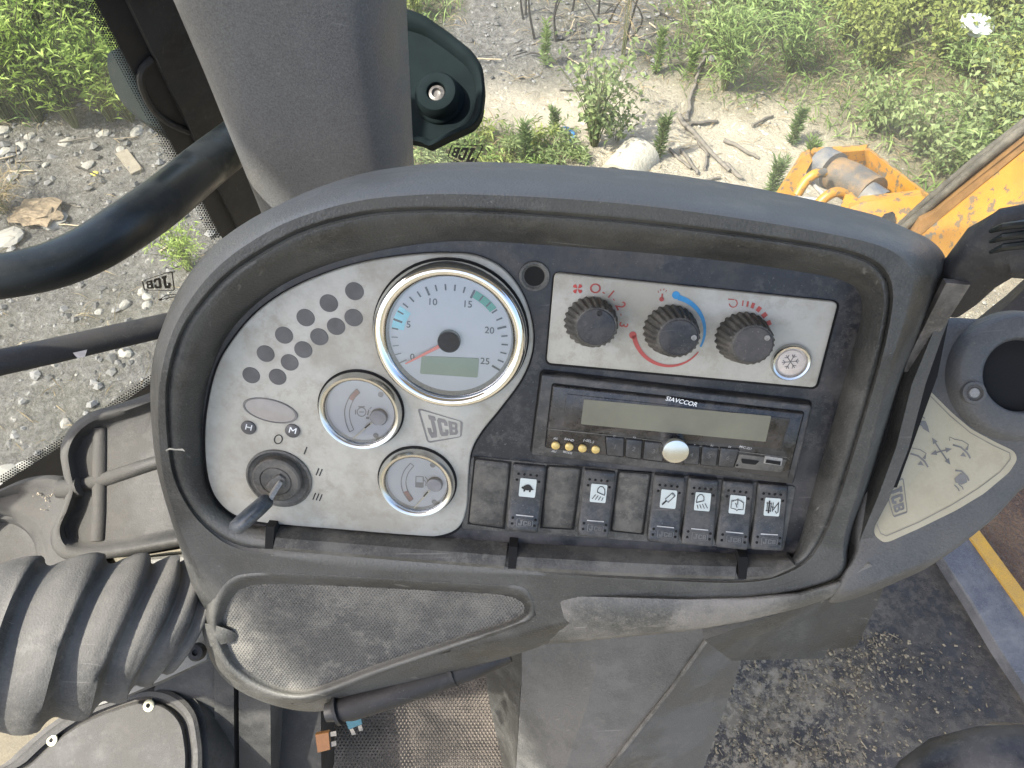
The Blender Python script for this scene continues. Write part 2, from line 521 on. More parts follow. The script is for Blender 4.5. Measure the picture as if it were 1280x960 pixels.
# fascia
fp = Dloc(ri)
fb = MB(); fb.slab(D, inset(fp, -.004), -.012, .0)
fixn(fb.build('fascia', M['fascia'], console))
# screw recess hole in the fascia
hl = D.uv(668, 345)
mb = MB(); mb.revolve(D, hl, [(.0105, .0004), (.0100, .0014), (.0085, .0016), (.0072, .0006), (.0066, .0003)], 32, cap0=False)
mb.build('socket', M['lip'], console)
mb = MB(); bm_disc(mb, D, hl, .0068, .0005); mb.build('socket_hole', M['gap'], console)

# silver gauge plate
gp_px = spline([(560, 317), (595, 320), (628, 336), (652, 366), (665, 405), (665, 440), (652, 474), (626, 510), (602, 540), (589, 565), (585, 600), (583, 636), (573, 660), (550, 670), (520, 670), (420, 662), (340, 655), (302, 648), (277, 632), (262, 606), (256, 565), (258, 515), (270, 462), (290, 426), (320, 391), (360, 363), (410, 341), (460, 327), (515, 319)], 5)
GW = .0035
mb = MB(); mb.slab(D, Dloc(gp_px, GW), -.001, GW, .0012)
plate = fixn(mb.build('gauge_plate', M['silver'], console))
mb = MB(); mb.slab(D, inset(Dloc(gp_px, 0), -.0011), -.001, .0008); fixn(mb.build('plate_gasket', M['gap'], console))
for x, y in [(443, 364), (411, 379), (382, 397), (355, 419), (332, 442), (314, 469), (442, 397), (420, 408), (399, 421), (379, 437), (362, 453), (347, 471)]:
    mb = MB(); mb.revolve(D, D.uv(x, y, GW), [(.0064, GW + .0001), (.0063, GW + .0004), (.0058, GW + .0004)], 28, cap1=True)
    mb.build('warning_light', M['dot'], plate)
oc = D.uv(338, 513, GW)
orot = R_(-8)
mb = MB(); mb.revolve(D, oc, [(.0205, GW), (.0203, GW + .0008), (.0192, GW + .0010), (.0183, GW + .0004)], 48, e=.47, rot=orot); mb.build('clock_frame', M['greyink'], plate)
mb = MB(); mb.revolve(D, oc, [(.0186, GW + .0005), (.010, GW + .0009), (.001, GW + .0011)], 48, e=.46, rot=orot, cap1=True); mb.build('clock_window', M['ovallens'], plate)
def dpm(cx, cy, w=GW, ang=0.0, sk=0.0, k=1.0):
    c = D.uv(cx, cy, w); ca, sa = math.cos(ang), math.sin(ang)
    def fn(x, y):
        x = x + sk * y; x *= k
        return D.P(c[0] + (x * ca - y * sa) * PXM, c[1] + (x * sa + y * ca) * PXM, w + .00025)
    return fn
for (x, y, ch) in ((311, 534, 'H'), (366, 538, 'M')):
    mb = MB(); mb.revolve(D, D.uv(x, y, GW), [(.0056, GW), (.0056, GW + .0012), (.0047, GW + .0019)], 28, cap1=True)
    bt = mb.build('clock_button', M['dot'], plate)
    mb = MB(); fl_ = dpm(x, y, GW + .0019, R_(-8), .12)
    for sg in ([[(-3.4, -4.2), (-3.4, 4.2)], [(3.4, -4.2), (3.4, 4.2)], [(-3.4, 0), (3.4, 0)]] if ch == 'H' else [[(-3.9, -4.2), (-3.9, 4.4)], [(3.9, 4.4), (3.9, -4.2)], [(-3.7, 4.2), (0, -.8)], [(3.7, 4.2), (0, -.8)]]): mb.ribbon(sg, 1.4, fl_)
    mb.build('letter', M['white'], bt, 0)
mb = MB()
mb.ribbon([(5 * math.cos(a * .3927), 7 * math.sin(a * .3927)) for a in range(16)], 1.5, dpm(348, 549, GW, R_(-8), .15), True)
for (x, y, n) in ((382, 563, 1), (399, 590, 2), (397, 621, 3)):
    for i in range(n):
        dx = (i - (n - 1) / 2) * 4.5
        mb.ribbon([(dx - 1.3, -6), (dx + 1.3, 6)], 1.6, dpm(x, y, GW, R_(-8)))
mb.build('position_marks', M['ink'], plate, 0)

mb = MB(); mb.ribbon([(207, 563), (212, 561), (220, 562), (228, 562), (231, 564)], [.8, 2.2, 1.6, 2.4, .8], lambda x, y: D.pt(x, y, .0415)); mb.build('scuff', M['silver'], console, 0)
# ---- the maker's plate mark: a tapering outline round three slab letters
LET = {'J': [[(.38, 0), (1, 0), (1, .2), (.86, .2), (.86, .72), (.74, 1), (.16, 1), (0, .78), (0, .58), (.36, .58), (.36, .76), (.5, .76), (.5, .2), (.38, .2)]],
       'C': [[(.16, 0), (.84, 0), (1, .16), (1, .38), (.66, .38), (.66, .22), (.36, .22), (.36, .78), (.66, .78), (.66, .62), (1, .62), (1, .84), (.84, 1), (.16, 1), (0, .84), (0, .16)]]}
def logo(mb, fn, bw=.05, letters=True, outline=True):
    """fn(s,t) maps the unit badge (s right, t down) to space"""
    if outline:
        o = rounded([(0, 0), (1, 0), (1, 1), (0, 1)], .09, 4)
        mb.ribbon(o, [bw] * len(o), fn, True)
    if letters:
        for i, (x0, x1, y0, y1) in enumerate(((.09, .37, .12, .88), (.40, .65, .14, .86), (.68, .91, .16, .84))):
            def m(s, t): return fn(x0 + (x1 - x0) * s, y0 + (y1 - y0) * t)
            if i < 2:
                for poly in LET['JC'[i]]: mb.face([m(*p) for p in poly])
            else:
                for poly in ([(0, 0), (.38, 0), (.38, 1), (0, 1)], [(.38, 0), (.82, 0), (.95, .12), (.95, .2), (.38, .2)], [(.38, .41), (.9, .41), (.9, .6), (.38, .6)], [(.38, .8), (1, .8), (1, .86), (.84, 1), (.38, 1)],
                             [(.68, .2), (.95, .2), (.95, .38), (.9, .41), (.68, .41)], [(.68, .6), (.9, .6), (1, .66), (1, .8), (.68, .8)]):
                    mb.face([m(*p) for p in poly])
lq = Quad(D, [(523, 511), (577, 527), (576, 546), (535, 553)], GW + .00025)
mb = MB(); logo(mb, lambda s, t: lq.p(s, t)); mb.build('badge', M['greyink'], plate, 0)

# lower lip strips between slits
def strip(px_top, px_bot, w0, w1, name='lip_strip'):
    w0, w1 = .0065, .0190
    mb = MB()
    n = len(px_top)
    A = [D.pt(x, y, w0) for x, y in px_top]; B = [D.pt(x, y, w1) for x, y in px_bot]
    A2 = [p - dn * .010 for p in A]; B2 = [p - dn * .010 for p in B]
    Bm = [D.pt(lerp(a[0], b[0], .86), lerp(a[1], b[1], .86), lerp(w0, w1, .86) + .0042) for a, b in zip(px_top, px_bot)]
    Bq = [D.pt(lerp(a[0], b[0], .4), lerp(a[1], b[1], .4), lerp(w0, w1, .4) + .0045) for a, b in zip(px_top, px_bot)]
    mb.loft([A2, A, Bq, Bm, B, B2], closed=False)
    for i in (0, -1): mb.face([A2[i], A[i], Bq[i], Bm[i], B[i], B2[i]])
    return fixn(mb.build(name, M['lip'], console, 35))
strip([(346, 662), (440, 669), (540, 677), (634, 684)], [(341, 687), (440, 696), (540, 704), (630, 711)], .004, .0195)
strip([(648, 685), (740, 690), (830, 695), (922, 698)], [(644, 712), (740, 718), (830, 722), (918, 724)], .004, .0195)
strip([(935, 699), (965, 699), (985, 697)], [(930, 725), (965, 722), (995, 708)], .004, .0195)
for x, y in ((337, 673), (641, 698), (929, 711)):
    mb = MB(); q = [(x - 5, y - 15), (x + 6, y - 14), (x + 4, y + 13), (x - 6, y + 13)]
    A = [D.pt(*p, w) for p, w in zip(q, (.012, .012, .0225, .0225))]; mb.loft([[p - dn * .02 for p in A], A], cap0=True, cap1=True); fixn(mb.build('slit', M['gap'], console))

# storage tray moulded in the apron: floor, surrounding wall, notch
trin = spline([(296, 742), (330, 731), (420, 733), (520, 738), (600, 742), (640, 747), (655, 760), (640, 775), (560, 800), (470, 830), (400, 857), (370, 862), (335, 852), (302, 830), (284, 803), (280, 775)], 6)
trout = spline([(283, 728), (320, 716), (420, 719), (520, 725), (610, 730), (655, 735), (668, 762), (655, 780), (570, 810), (475, 842), (405, 868), (368, 875), (325, 866), (285, 840), (268, 806), (264, 765)], 6)
TC = (430, 790)
ta = sorted(set(math.atan2(y - TC[1], x - TC[0]) for x, y in trout))
ti, to = resample(trin, TC, ta), resample(trout, TC, ta)
TWU = .0177
def tp(px, w): return [D.pt(x, y, w) for x, y in px]
mb = MB()
mb.loft([tp(blend(to, ti, -.34), TWU - .0065), tp(blend(to, ti, -.10), TWU - .0012), tp(blend(to, ti, .06), TWU + .0003), tp(blend(to, ti, .30), TWU + .0004), tp(blend(to, ti, .45), TWU - .0006), tp(blend(to, ti, .62), TWU - .0030), tp(blend(to, ti, .85), TWU - .0062), tp(ti, TWU - .0075)])
def proj(p):
    d = p - CAM; z = d.dot(FW); return (640 + FPX * d.dot(RT) / z, 480 - FPX * d.dot(UP) / z)
shell = bpy.data.objects['shell']; hole = blend(to, ti, .30); o_ = world_loc(shell)
def in_poly(p, poly):
    c = False
    for i in range(len(poly)):
        (x1, y1), (x2, y2) = poly[i - 1], poly[i]
        if (y1 > p[1]) != (y2 > p[1]) and p[0] < (x2 - x1) * (p[1] - y1) / (y2 - y1) + x1: c = not c
    return c
bm = bmesh.new(); bm.from_mesh(shell.data)
kill = [f for f in bm.faces if len(f.verts) < 5 and all(D.loc(v.co + o_)[2] > -.002 for v in f.verts) and any(in_poly(proj(v.co + o_), hole) for v in f.verts)]
bmesh.ops.delete(bm, geom=kill, context='FACES'); bm.to_mesh(shell.data); bm.free()
fixn(mb.build('tray_rim', M['shell'], console, 60))
mb = MB(); mb.face(tp(ti, TWU - .0080)); mb.build('tray_floor', M['matt'], console)
def inside(p, poly):
    c = False
    for i in range(len(poly)):
        (x1, y1), (x2, y2) = poly[i - 1], poly[i]
        if (y1 > p[1]) != (y2 > p[1]) and p[0] < (x2 - x1) * (p[1] - y1) / (y2 - y1) + x1: c = not c
    return c
def honeycomb(name, pl, poly, s, w, h, mat, parent):
    mb = MB(); xs = [p[0] for p in poly]; ys = [p[1] for p in poly]
    pw, ph = s * math.sqrt(3), s * 1.5
    for j in range(int((max(ys) - min(ys)) / ph) + 2):
        for i in range(int((max(xs) - min(xs)) / pw) + 2):
            cx, cy = min(xs) + (i + .5 * (j % 2)) * pw, min(ys) + j * ph
            if not inside((cx, cy), poly): continue
            R6 = [(math.cos(R_(60 * k + 30)), math.sin(R_(60 * k + 30))) for k in range(6)]
            hh = h * random.uniform(.7, 1.0)
            mb.loft([[pl.P(cx + s * r * a, cy + s * r * b, w + z) for a, b in R6] for r, z in ((1, h), (.80, h), (.52, h - hh))], cap1=True)
    return stuff(mb.build(name, M[mat], parent, 0))
honeycomb('tray_honeycomb', D, inset([D.loc(p)[:2] for p in tp(ti, TWU - .0073)], -.0018), .0016, TWU - .0073, .0005, 'trayfloor', console)
# notch saddle at the tray's end
mb = MB()
mb.loft([[D.pt(x, y, .0145 + w * .6) for x, y, w in ((252, 779, -.004), (264, 780, .0050), (283, 786, .0035), (296, 790, -.010))],
         [D.pt(x, y, .0145 + w * .6) for x, y, w in ((253, 791, -.004), (264, 793, .0070), (286, 795, .0045), (302, 796, -.010))],
         [D.pt(x, y, .0145 + w * .6) for x, y, w in ((258, 809, -.004), (266, 808, .0050), (284, 804, .0035), (298, 801, -.010))]], closed=False)
mb.build('notch', M['shell'], console, 80)
# bar under the tray
mb = MB(); mb.tube([at(408, 891, .672), at(440, 884, .672), at(520, 857, .672), at(600, 829, .672), at(636, 815, .672)], [.008, .0118, .0122, .0115, .009], 14)
mb.build('under_bar', M['matt'], console)
# pale band of the apron running into the side console
bt_ = [(655, 742), (700, 741), (780, 744), (860, 747), (930, 746), (1000, 740), (1050, 726), (1082, 700)]
bb_ = [(668, 806), (715, 803), (785, 796), (860, 789), (930, 777), (1000, 760), (1062, 740), (1108, 722)]
mb = MB(); rows_ = []
for t_, w_ in ((0, .0150), (.06, .0205), (.2, .0225), (.5, .0225), (.75, .0205), (.92, .0150), (1, .0080)):
    rows_.append([D.pt(lerp(a[0], b[0], t_), lerp(a[1], b[1], t_), w_ + (-.014 if i == 0 else -.0045 if i == 1 else -.004 if i == len(bt_) - 1 else 0)) for i, (a, b) in enumerate(zip(bt_, bb_))])
rows_.append([p - dn * .05 for p in rows_[-1]])
mb.loft([[p - dn * .02 for p in rows_[0]]] + rows_, closed=False); fixn(mb.build('apron_band', M['apron'], console, 60))
mb = MB()
for x in (420, 563):
    y = lerp(889, 817, (x - 420) / 215)
    mb = MB(); mb.tube([at(x, y, .671), at(x + 4, y - 1.4, .671)], .0128, 14)
    mb.build('under_bar_collar', M['matt'], console)

# ------------------------------------------------------------------ gauges
def gauge(name, label, cx, cy, cw, R, dial_r, hubpx, hub_r, depth=.004, rise=.011, mat='dullchrome', grp=None):
    c = D.uv(cx, cy, cw)
    t = thing(name, label, 'gauge', D.P(c[0], c[1], 0), grp)
    mb = MB()
    mb.revolve(D, c, [(R + .0012, GW), (R + .0012, GW + .0012), (R, GW + .0012)], 64); mb.build('seal', M['gap'], t)
    mb = MB()
    mb.revolve(D, c, [(R, GW), (R, GW + rise * .45), (R - .0012, GW + rise * .8), (lerp(R, dial_r, .30), GW + rise), (lerp(R, dial_r, .58), GW + rise * .98), (lerp(R, dial_r, .76), GW + rise * .84), (lerp(R, dial_r, .86), GW + rise * .62)], 64)
    mb.build('bezel', M[mat], t, 60)
    mb = MB(); mb.revolve(D, c, [(lerp(R, dial_r, .86), GW + rise * .62), (dial_r, GW + depth)], 64); mb.build('inner_ring', M['dullchrome'] if mat != 'chrome' else M['steel'], t)
    mb = MB(); bm_disc(mb, D, c, dial_r + .0015, GW + depth, 64); dl = mb.build('dial', M['dial'], t, 0)
    mb = MB(); mb.revolve(D, c, [(lerp(R, dial_r, .74), GW + rise * .60), (lerp(R, dial_r, .74), GW + rise * .66)], 64, cap0=True, cap1=True); mb.build('lens', M['lens'], t, 0)
    return t, dl, c, GW + depth
tach, tdial, tc, tw = gauge('tachometer', 'large chrome rimmed round dial numbered 5 to 25 with red needle', 561, 424, GW + .010, .0528, .0420, None, None, .0035, .012, 'chrome')
# dial markings: polar about the hub
thub = D.uv(562, 425, tw)
def tpol(r, a, w=.0003):
    return D.P(thub[0] + r * math.cos(a), thub[1] + r * math.sin(a), tw + w)
def tang(v): return R_(211 - 9.55 * v)
for v in range(0, 26):
    a = tang(v); big = v % 5 == 0
    mb = MB(); r0, r1 = (.0342, .0405) if big else (.0357, .0401)
    hw = (.00075 if big else .00055)
    if v <= 3: hw *= .7
    ct, st = math.cos(a + math.pi / 2) * hw, math.sin(a + math.pi / 2) * hw
    P4 = []
    for r, s in ((r0, -1), (r1, -1), (r1, 1), (r0, 1)):
        P4.append(D.P(thub[0] + r * math.cos(a) + s * ct, thub[1] + r * math.sin(a) + s * st, tw + .0005))
    mb.face(P4); mb.build('tick', M['ink'] if v > 3 else M['greyink'], tdial, 0)
for v, r in ((0, .0296), (5, .0296), (10, .0292), (15, .0292), (20, .0286), (25, .0286)):
    a = tang(v); c = (thub[0] + r * math.cos(a), thub[1] + r * math.sin(a))
    mb = MB(); put_text(mb, str(v), .0068, lambda x, y: D.P(c[0] + x, c[1] + y, tw + .0005)); mb.build('numeral', M['ink'], tdial, 0)
def arcband(mb, hub, w, r0, r1, a0, a1, n=16):
    A = [D.P(hub[0] + r0 * math.cos(lerp(a0, a1, i / n)), hub[1] + r0 * math.sin(lerp(a0, a1, i / n)), w) for i in range(n + 1)]
    B = [D.P(hub[0] + r1 * math.cos(lerp(a0, a1, i / n)), hub[1] + r1 * math.sin(lerp(a0, a1, i / n)), w) for i in range(n + 1)]
    mb.loft([A, B], closed=False)
mb = MB(); arcband(mb, thub, tw + .0004, .0350, .0405, tang(15.15), tang(17.8)); mb.build('green_band', M['green'], tdial, 0)
mb = MB(); arcband(mb, thub, tw + .0003, .0318, .0405, tang(4.0), tang(6.6)); mb.build('cyan_patch', M['teal'], tdial, 0)
lcq = Quad(D, [(527, 445), (599, 448), (597, 472), (525, 467)], tw + .0004)
mb = MB(); mb.slab(D, rounded(lcq.loc2([(0, 0), (1, 0), (1, 1), (0, 1)]), .001, 2), tw, tw + .0006); mb.build('display', M['lcd'], tdial, 0)
mb = MB(); mb.revolve(D, thub, [(.0078, tw), (.0078, tw + .004), (.0070, tw + .0048)], 32, cap1=True); mb.build('hub', M['matt'], tach)
a = tang(-.3)
mb = MB(); pts = []
for r, s in ((.004, -.0013), (.0358, -.0004), (.0358, .0004), (.004, .0013)):
    pts.append((thub[0] + r * math.cos(a) - s * math.sin(a), thub[1] + r * math.sin(a) + s * math.cos(a)))
mb.slab(D, pts, tw + .0018, tw + .0026); fixn(mb.build('needle', M['needle'], tach))

def small_gauge(name, label, cx, cy, R, dr, hub, hr, arc_pts, red_seg, needle_to, dots, icon):
    t, dl, c, w = gauge(name, label, cx, cy, GW + .006, R, dr, None, None, .002, .008, 'dullchrome')
    h = D.uv(*hub, w)
    mb = MB(); mb.revolve(D, h, [(hr, w), (hr, w + .0030), (hr * .9, w + .0036)], 28, cap1=True); mb.build('hub', M['hubgrey'], t)
    e = D.uv(*needle_to, w); d = Vector((e[0] - h[0], e[1] - h[1])); nn = Vector((-d.y, d.x)).normalized()
    mb = MB(); mb.slab(D, [(h[0] + nn.x * .0006, h[1] + nn.y * .0006), (h[0] - nn.x * .0006, h[1] - nn.y * .0006), (e[0] - nn.x * .0003, e[1] - nn.y * .0003), (e[0] + nn.x * .0003, e[1] + nn.y * .0003)], w + .0014, w + .0020)
    nd = fixn(mb.build('needle', M['paleneedle'], t))
    f = lambda x, y: D.pt(x, y, w + .0004)
    ap = spline(arc_pts, 6, False)
    mb = MB(); mb.ribbon(ap, 1.3, f)
    ap2 = [(x + (hub[0] - x) * .14, y + (hub[1] - y) * .14) for x, y in ap]
    mb.ribbon(ap2, 1.1, f); mb.ribbon([ap[0], ap2[0]], 1.1, f); mb.ribbon([ap[-1], ap2[-1]], 1.1, f)
    mb.build('scale', M['fadedink'], dl, 0)
    mb = MB(); k0, k1 = red_seg; A = ap[k0:k1]; B = ap2[k0:k1]
    mb.loft([[f(*p) for p in A], [f(*p) for p in B]], closed=False); mb.build('red_mark', M['fadedred'], dl, 0)
    for p in dots:
        mb = MB(); bm_disc(mb, D, D.uv(*p, w), .0021, w + .0005, 20); mb.build('lamp_dot', M['fadedink'], dl, 0)
    mb = MB(); icon(mb, f); mb.build('symbol', M['fadedink'], dl, 0)
    mb = MB(); p0 = (lerp(hub[0], needle_to[0], .36), lerp(hub[1], needle_to[1], .36)); p1 = (lerp(hub[0], needle_to[0], .56), lerp(hub[1], needle_to[1], .56))
    mb.ribbon([p0, p1], 1.8, lambda x, y: D.pt(x, y, w + .0022)); mb.build('needle_mark', M['ink'], nd, 0)
    return t
def ic_engine(mb, f):
    mb.ribbon([(452 + 5.5 * math.cos(k * .42), 515 + 5.5 * math.sin(k * .42)) for k in range(15)], 1.2, f, True)
    mb.ribbon([(449, 515), (455, 515)], 1.2, f); mb.ribbon([(448, 508.5), (456, 508.5)], 1.6, f); mb.ribbon([(444.5, 512), (444.5, 518)], 1.5, f)
    mb.ribbon([(461, 512), (459.5, 519)], 1.8, f); mb.ribbon([(457.5, 522.5), (461.5, 522.5)], 3, f); mb.ribbon([(462, 511), (464.5, 509)], 1, f)
def ic_pump(mb, f):
    mb.ribbon([(520, 606), (528.5, 606.5)], 6.5, f); mb.ribbon([(520, 595.5), (529, 596), (529, 609), (519.5, 608.5)], 1.4, f, True)
    mb.ribbon([(530, 600), (532.5, 603), (532, 607), (534, 607), (534.5, 600), (531.5, 596)], 1.1, f)
small_gauge('temperature_gauge', 'small chrome rimmed dial with engine symbol below left of the large dial', 449, 516, .0305, .0245, (474, 520), .0063,
            [(446, 486), (437, 496), (431, 512), (432, 527), (437, 540)], (0, 8), (442, 547), [(476, 493), (470, 544)], ic_engine)
small_gauge('fuel_gauge', 'small chrome rimmed dial with fuel pump symbol above the lower lip', 520, 606, .0290, .0225, (544, 604), .0058,
            [(513, 579), (505, 589), (501.5, 602), (504, 615), (512, 627)], (18, 25), (518, 634), [(543, 627), (541, 581)], ic_pump)

# ------------------------------------------------------------------ ignition switch and key
ic = D.uv(349, 598, GW)
ign = thing('ignition_switch', 'grey round ignition lock in the silver plate under the clock window', 'ignition switch', D.P(*ic, 0))
mb = MB(); mb.revolve(D, ic, [(.0255, GW - .001), (.0255, GW + .0012), (.0240, GW + .0018), (.0228, GW + .0008), (.0222, GW + .0004)], 48, cap1=True); mb.build('collar', M['lip'], ign)
mb = MB(); mb.revolve(D, (ic[0], ic[1] + .002), [(.0185, GW), (.0185, GW + .006), (.0172, GW + .0072), (.0125, GW + .0074), (.0118, GW + .0066), (.0112, GW + .0076), (.002, GW + .0080)], 48, cap1=True); mb.build('barrel', M['blank'], ign)
kw = GW + .008
kq = [(333, 607), (341, 597), (350, 592), (357, 597), (357, 608), (349, 604), (341, 615)]
mb = MB(); mb.slab(D, Dloc(kq, kw), kw - .001, kw + .0022, .0006); fixn(mb.build('key_guide', M['lip'], ign))
key = thing('ignition_key', 'dark key with an oval plastic head standing in the ignition lock', 'key', D.pt(350, 604, kw))
k0 = D.pt(351, 601, kw + .001); k1 = D.pt(338, 622, kw + .012); k2 = D.pt(290, 664, kw + .030)
ax = (k2 - k1).normalized(); sd = dn.cross(ax).normalized()
mb = MB(); tk = (ax.cross(sd)).normalized()
mb.loft([[p + sd * s * .0016 + tk * t_ * .004 for s, t_ in ((-1, -1), (1, -1), (1, 1), (-1, 1))] for p in (k0, lerp(k0, k1, 1.0))], cap0=True, cap1=True)
fixn(mb.build('blade', M['steel'], key))
mb = MB(); rg_ = []
for i in range(13):
    t_ = i / 12; p = k1.lerp(k2, t_)
    wdt = .0135 * math.sqrt(max(0.02, 1 - (2 * t_ - 1.0) ** 2 * .97)) * (.8 + .25 * t_); th = .0058 * min(1, .55 + 1.6 * math.sqrt(max(0, t_ * (1 - t_))))
    rg_.append([p + tk * wdt * math.cos(b) + sd * th * math.sin(b) for b in [2 * math.pi * k / 16 for k in range(16)]])
mb.loft(rg_, cap0=True, cap1=True); fixn(mb.build('bow', M['keyplastic'], key, 60))

# ------------------------------------------------------------------ heater panel, three knobs, chrome button
HW = .003
hq = Quad(D, [(693, 341), (1048, 378), (1020, 485), (683, 454)], HW)
mb = MB(); mb.slab(D, rounded(hq.loc2([(0, 0), (1, 0), (1, 1), (0, 1)]), .004, 4), -.001, HW, .0008); hpanel = fixn(mb.build('heater_panel', M['silver'], console))
mb = MB(); mb.slab(D, inset(rounded(hq.loc2([(0, 0), (1, 0), (1, 1), (0, 1)], 0), .004, 4), -.0011), -.001, .0006); fixn(mb.build('panel_gasket', M['gap'], console))
hf = lambda x, y: D.pt(x, y, HW + .0003)
def blob(mb, c, r, n=14): mb.face([hf(c[0] + r * math.cos(2 * math.pi * k / n), c[1] + r * math.sin(2 * math.pi * k / n)) for k in range(n)])
mb = MB()
for k in range(4):
    a = R_(40 + 90 * k)
    mb.face([hf(722 + r * math.cos(a + b), 361 + r * math.sin(a + b)) for r, b in ((.5, 0), (4, .6), (6.5, .45), (7, 0), (6, -.4), (3, -.3))])
mb.build('fan_symbol', M['red'], hpanel, 0)
def ht(s, x, y, size, ang, mat='dullred', name='numeral'):
    mb = MB(); put_text(mb, s, size, dpm(x, y, HW, R_(ang))); mb.build(name, M[mat], hpanel, 0)
ht('O', 744, 361, 17, -8); ht('-', 755, 365, 12, -25); ht('1', 763.5, 368, 15, -32); ht('-', 768, 374, 10, -45); ht('2', 775.5, 382.5, 17, -58); ht('-', 777, 393, 10, -75); ht('3', 779, 406, 15, -95)
mb = MB(); bc, rad = (837, 413), 40
ar = [(bc[0] + 44 * math.cos(R_(a)), bc[1] + 42.5 * math.sin(R_(a))) for a in range(-76, 34, 5)]
mb.ribbon(ar, [lerp(7.0, 2.0, i / len(ar)) for i in range(len(ar))], hf); blob(mb, (845, 369), 5); mb.build('blue_arc', M['blue'], hpanel, 0)
mb = MB(); ar = [(bc[0] + 45 * math.cos(R_(a)), bc[1] + 44.5 * math.sin(R_(a))) for a in range(172, 34, -5)]
mb.ribbon(ar, [lerp(6.0, 1.4, i / len(ar)) for i in range(len(ar))], hf); blob(mb, (791, 419), 4.7); mb.build('red_arc', M['dullred'], hpanel, 0)
mb = MB(); blob(mb, (827, 374), 3); mb.ribbon([(827, 374), (828, 367)], 2, hf)
for dx, dy in ((-4, -6), (-1.5, -8), (2, -9), (4.5, -7)): mb.ribbon([(827.5 + dx, 372 + dy), (827.5 + dx * 1.3, 369.5 + dy)], .9, hf)
mb.build('heat_symbol', M['dullred'], hpanel, 0)
mb = MB(); mb.ribbon([(916.5 + 5 * math.cos(R_(a)), 379 + 5 * math.sin(R_(a))) for a in range(-60, 190, 18)], 1.3, hf); mb.ribbon([(910, 374), (918, 374.5)], 1.3, hf); mb.build('recirculation_symbol', M['dullred'], hpanel, 0)
for i, (x, y, w_) in enumerate(((928.5, 379, 1.6), (934.5, 380, 2.4), (941, 382, 4), (948.5, 386.5, 5), (955.5, 394, 5.5), (960.5, 404, 6))):
    a = R_([-82, -78, -68, -52, -38, -22][i]); mb = MB()
    mb.ribbon([(x - 3.5 * math.cos(a), y - 3.5 * math.sin(a)), (x + 3.5 * math.cos(a), y + 3.5 * math.sin(a))], w_, hf); mb.build('dash_mark', M['dullred'], hpanel, 0)
def knob(px, py, label, point_ang, top):
    c = D.uv(px, py, HW); c2 = D.uv(top[0], top[1], HW + .0195)
    lean = ((c2[0] - c[0]) / .0195 * 1, (c2[1] - c[1]) / .0195)
    t = thing('heater_knob', label, 'knob', D.P(*c, HW), 'ribbed black knobs on the heater panel')
    prof = [(.0180, HW), (.0178, HW + .003), (.0148, HW + .0175), (.0134, HW + .0192), (.0126, HW + .0195)]
    rings = []
    n = 96
    for r, w in prof:
        ring_ = []
        for i in range(n):
            k = i % 4
            rr = r * (1.0 if k in (0, 1) else .935) if w < HW + .018 else r
            a_ = 2 * math.pi * i / n
            ring_.append(D.P(c[0] + rr * math.cos(a_) + lean[0] * (w - HW), c[1] + rr * math.sin(a_) + lean[1] * (w - HW), w))
        rings.append(ring_)
    mb = MB(); mb.loft(rings); mb.build('knob_skirt', M['blank'], t, 25)
    mb = MB(); mb.revolve(D, (c2[0], c2[1]), [(.0126, HW + .0195), (.0120, HW + .0201), (.008, HW + .0204), (.001, HW + .0205)], 48, cap1=True); mb.build('knob_cap', M['fascia'], t)
    pc = (c2[0] + .0098 * math.cos(R_(point_ang)), c2[1] + .0098 * math.sin(R_(point_ang)))
    mb = MB(); mb.revolve(D, pc, [(.0018, HW + .0202), (.0018, HW + .0209), (.0012, HW + .0210), (.0011, HW + .0205)], 16, cap1=True); mb.build('pointer_dimple', M['steel'] if point_ang < 60 else M['matt'], t)
knob(738, 402, 'ribbed black knob under the red fan symbol and numerals 0 to 3', 85, (745, 409))
knob(837, 412, 'ribbed black knob between the blue arc and the red arc', 8, (848, 422))
knob(927, 421, 'ribbed black knob under the row of red dashes', 38, (941, 431))
bc2 = D.uv(988, 452, HW)
acb = thing('push_button', 'round chrome ringed button with a beige snowflake cap on the heater panel', 'button', D.P(*bc2, HW))
mb = MB(); mb.revolve(D, bc2, [(.0133, HW - .001), (.0133, HW + .002), (.0122, HW + .0034), (.0108, HW + .003), (.0104, HW + .0005)], 40); mb.build('ring', M['dullchrome'], acb)
mb = MB(); mb.revolve(D, bc2, [(.0104, HW + .0003), (.0092, HW + .0006), (.0090, HW + .0016), (.0085, HW + .0019)], 40, cap1=True); cap = mb.build('cap', M['snow'], acb)
mb = MB()
fs = dpm(988, 452, HW + .0019)
for k in range(6):
    a = R_(60 * k + 12); d = (math.cos(a), math.sin(a))
    mb.ribbon([(0, 0), (d[0] * 10, d[1] * 10)], 1.0, fs)
    for s in (-1, 1):
        b = a + s * .8; mb.ribbon([(d[0] * 6, d[1] * 6), (d[0] * 6 + 4 * math.cos(b), d[1] * 6 + 4 * math.sin(b))], .9, fs)
mb.build('snowflake', M['greyink'], cap, 0)
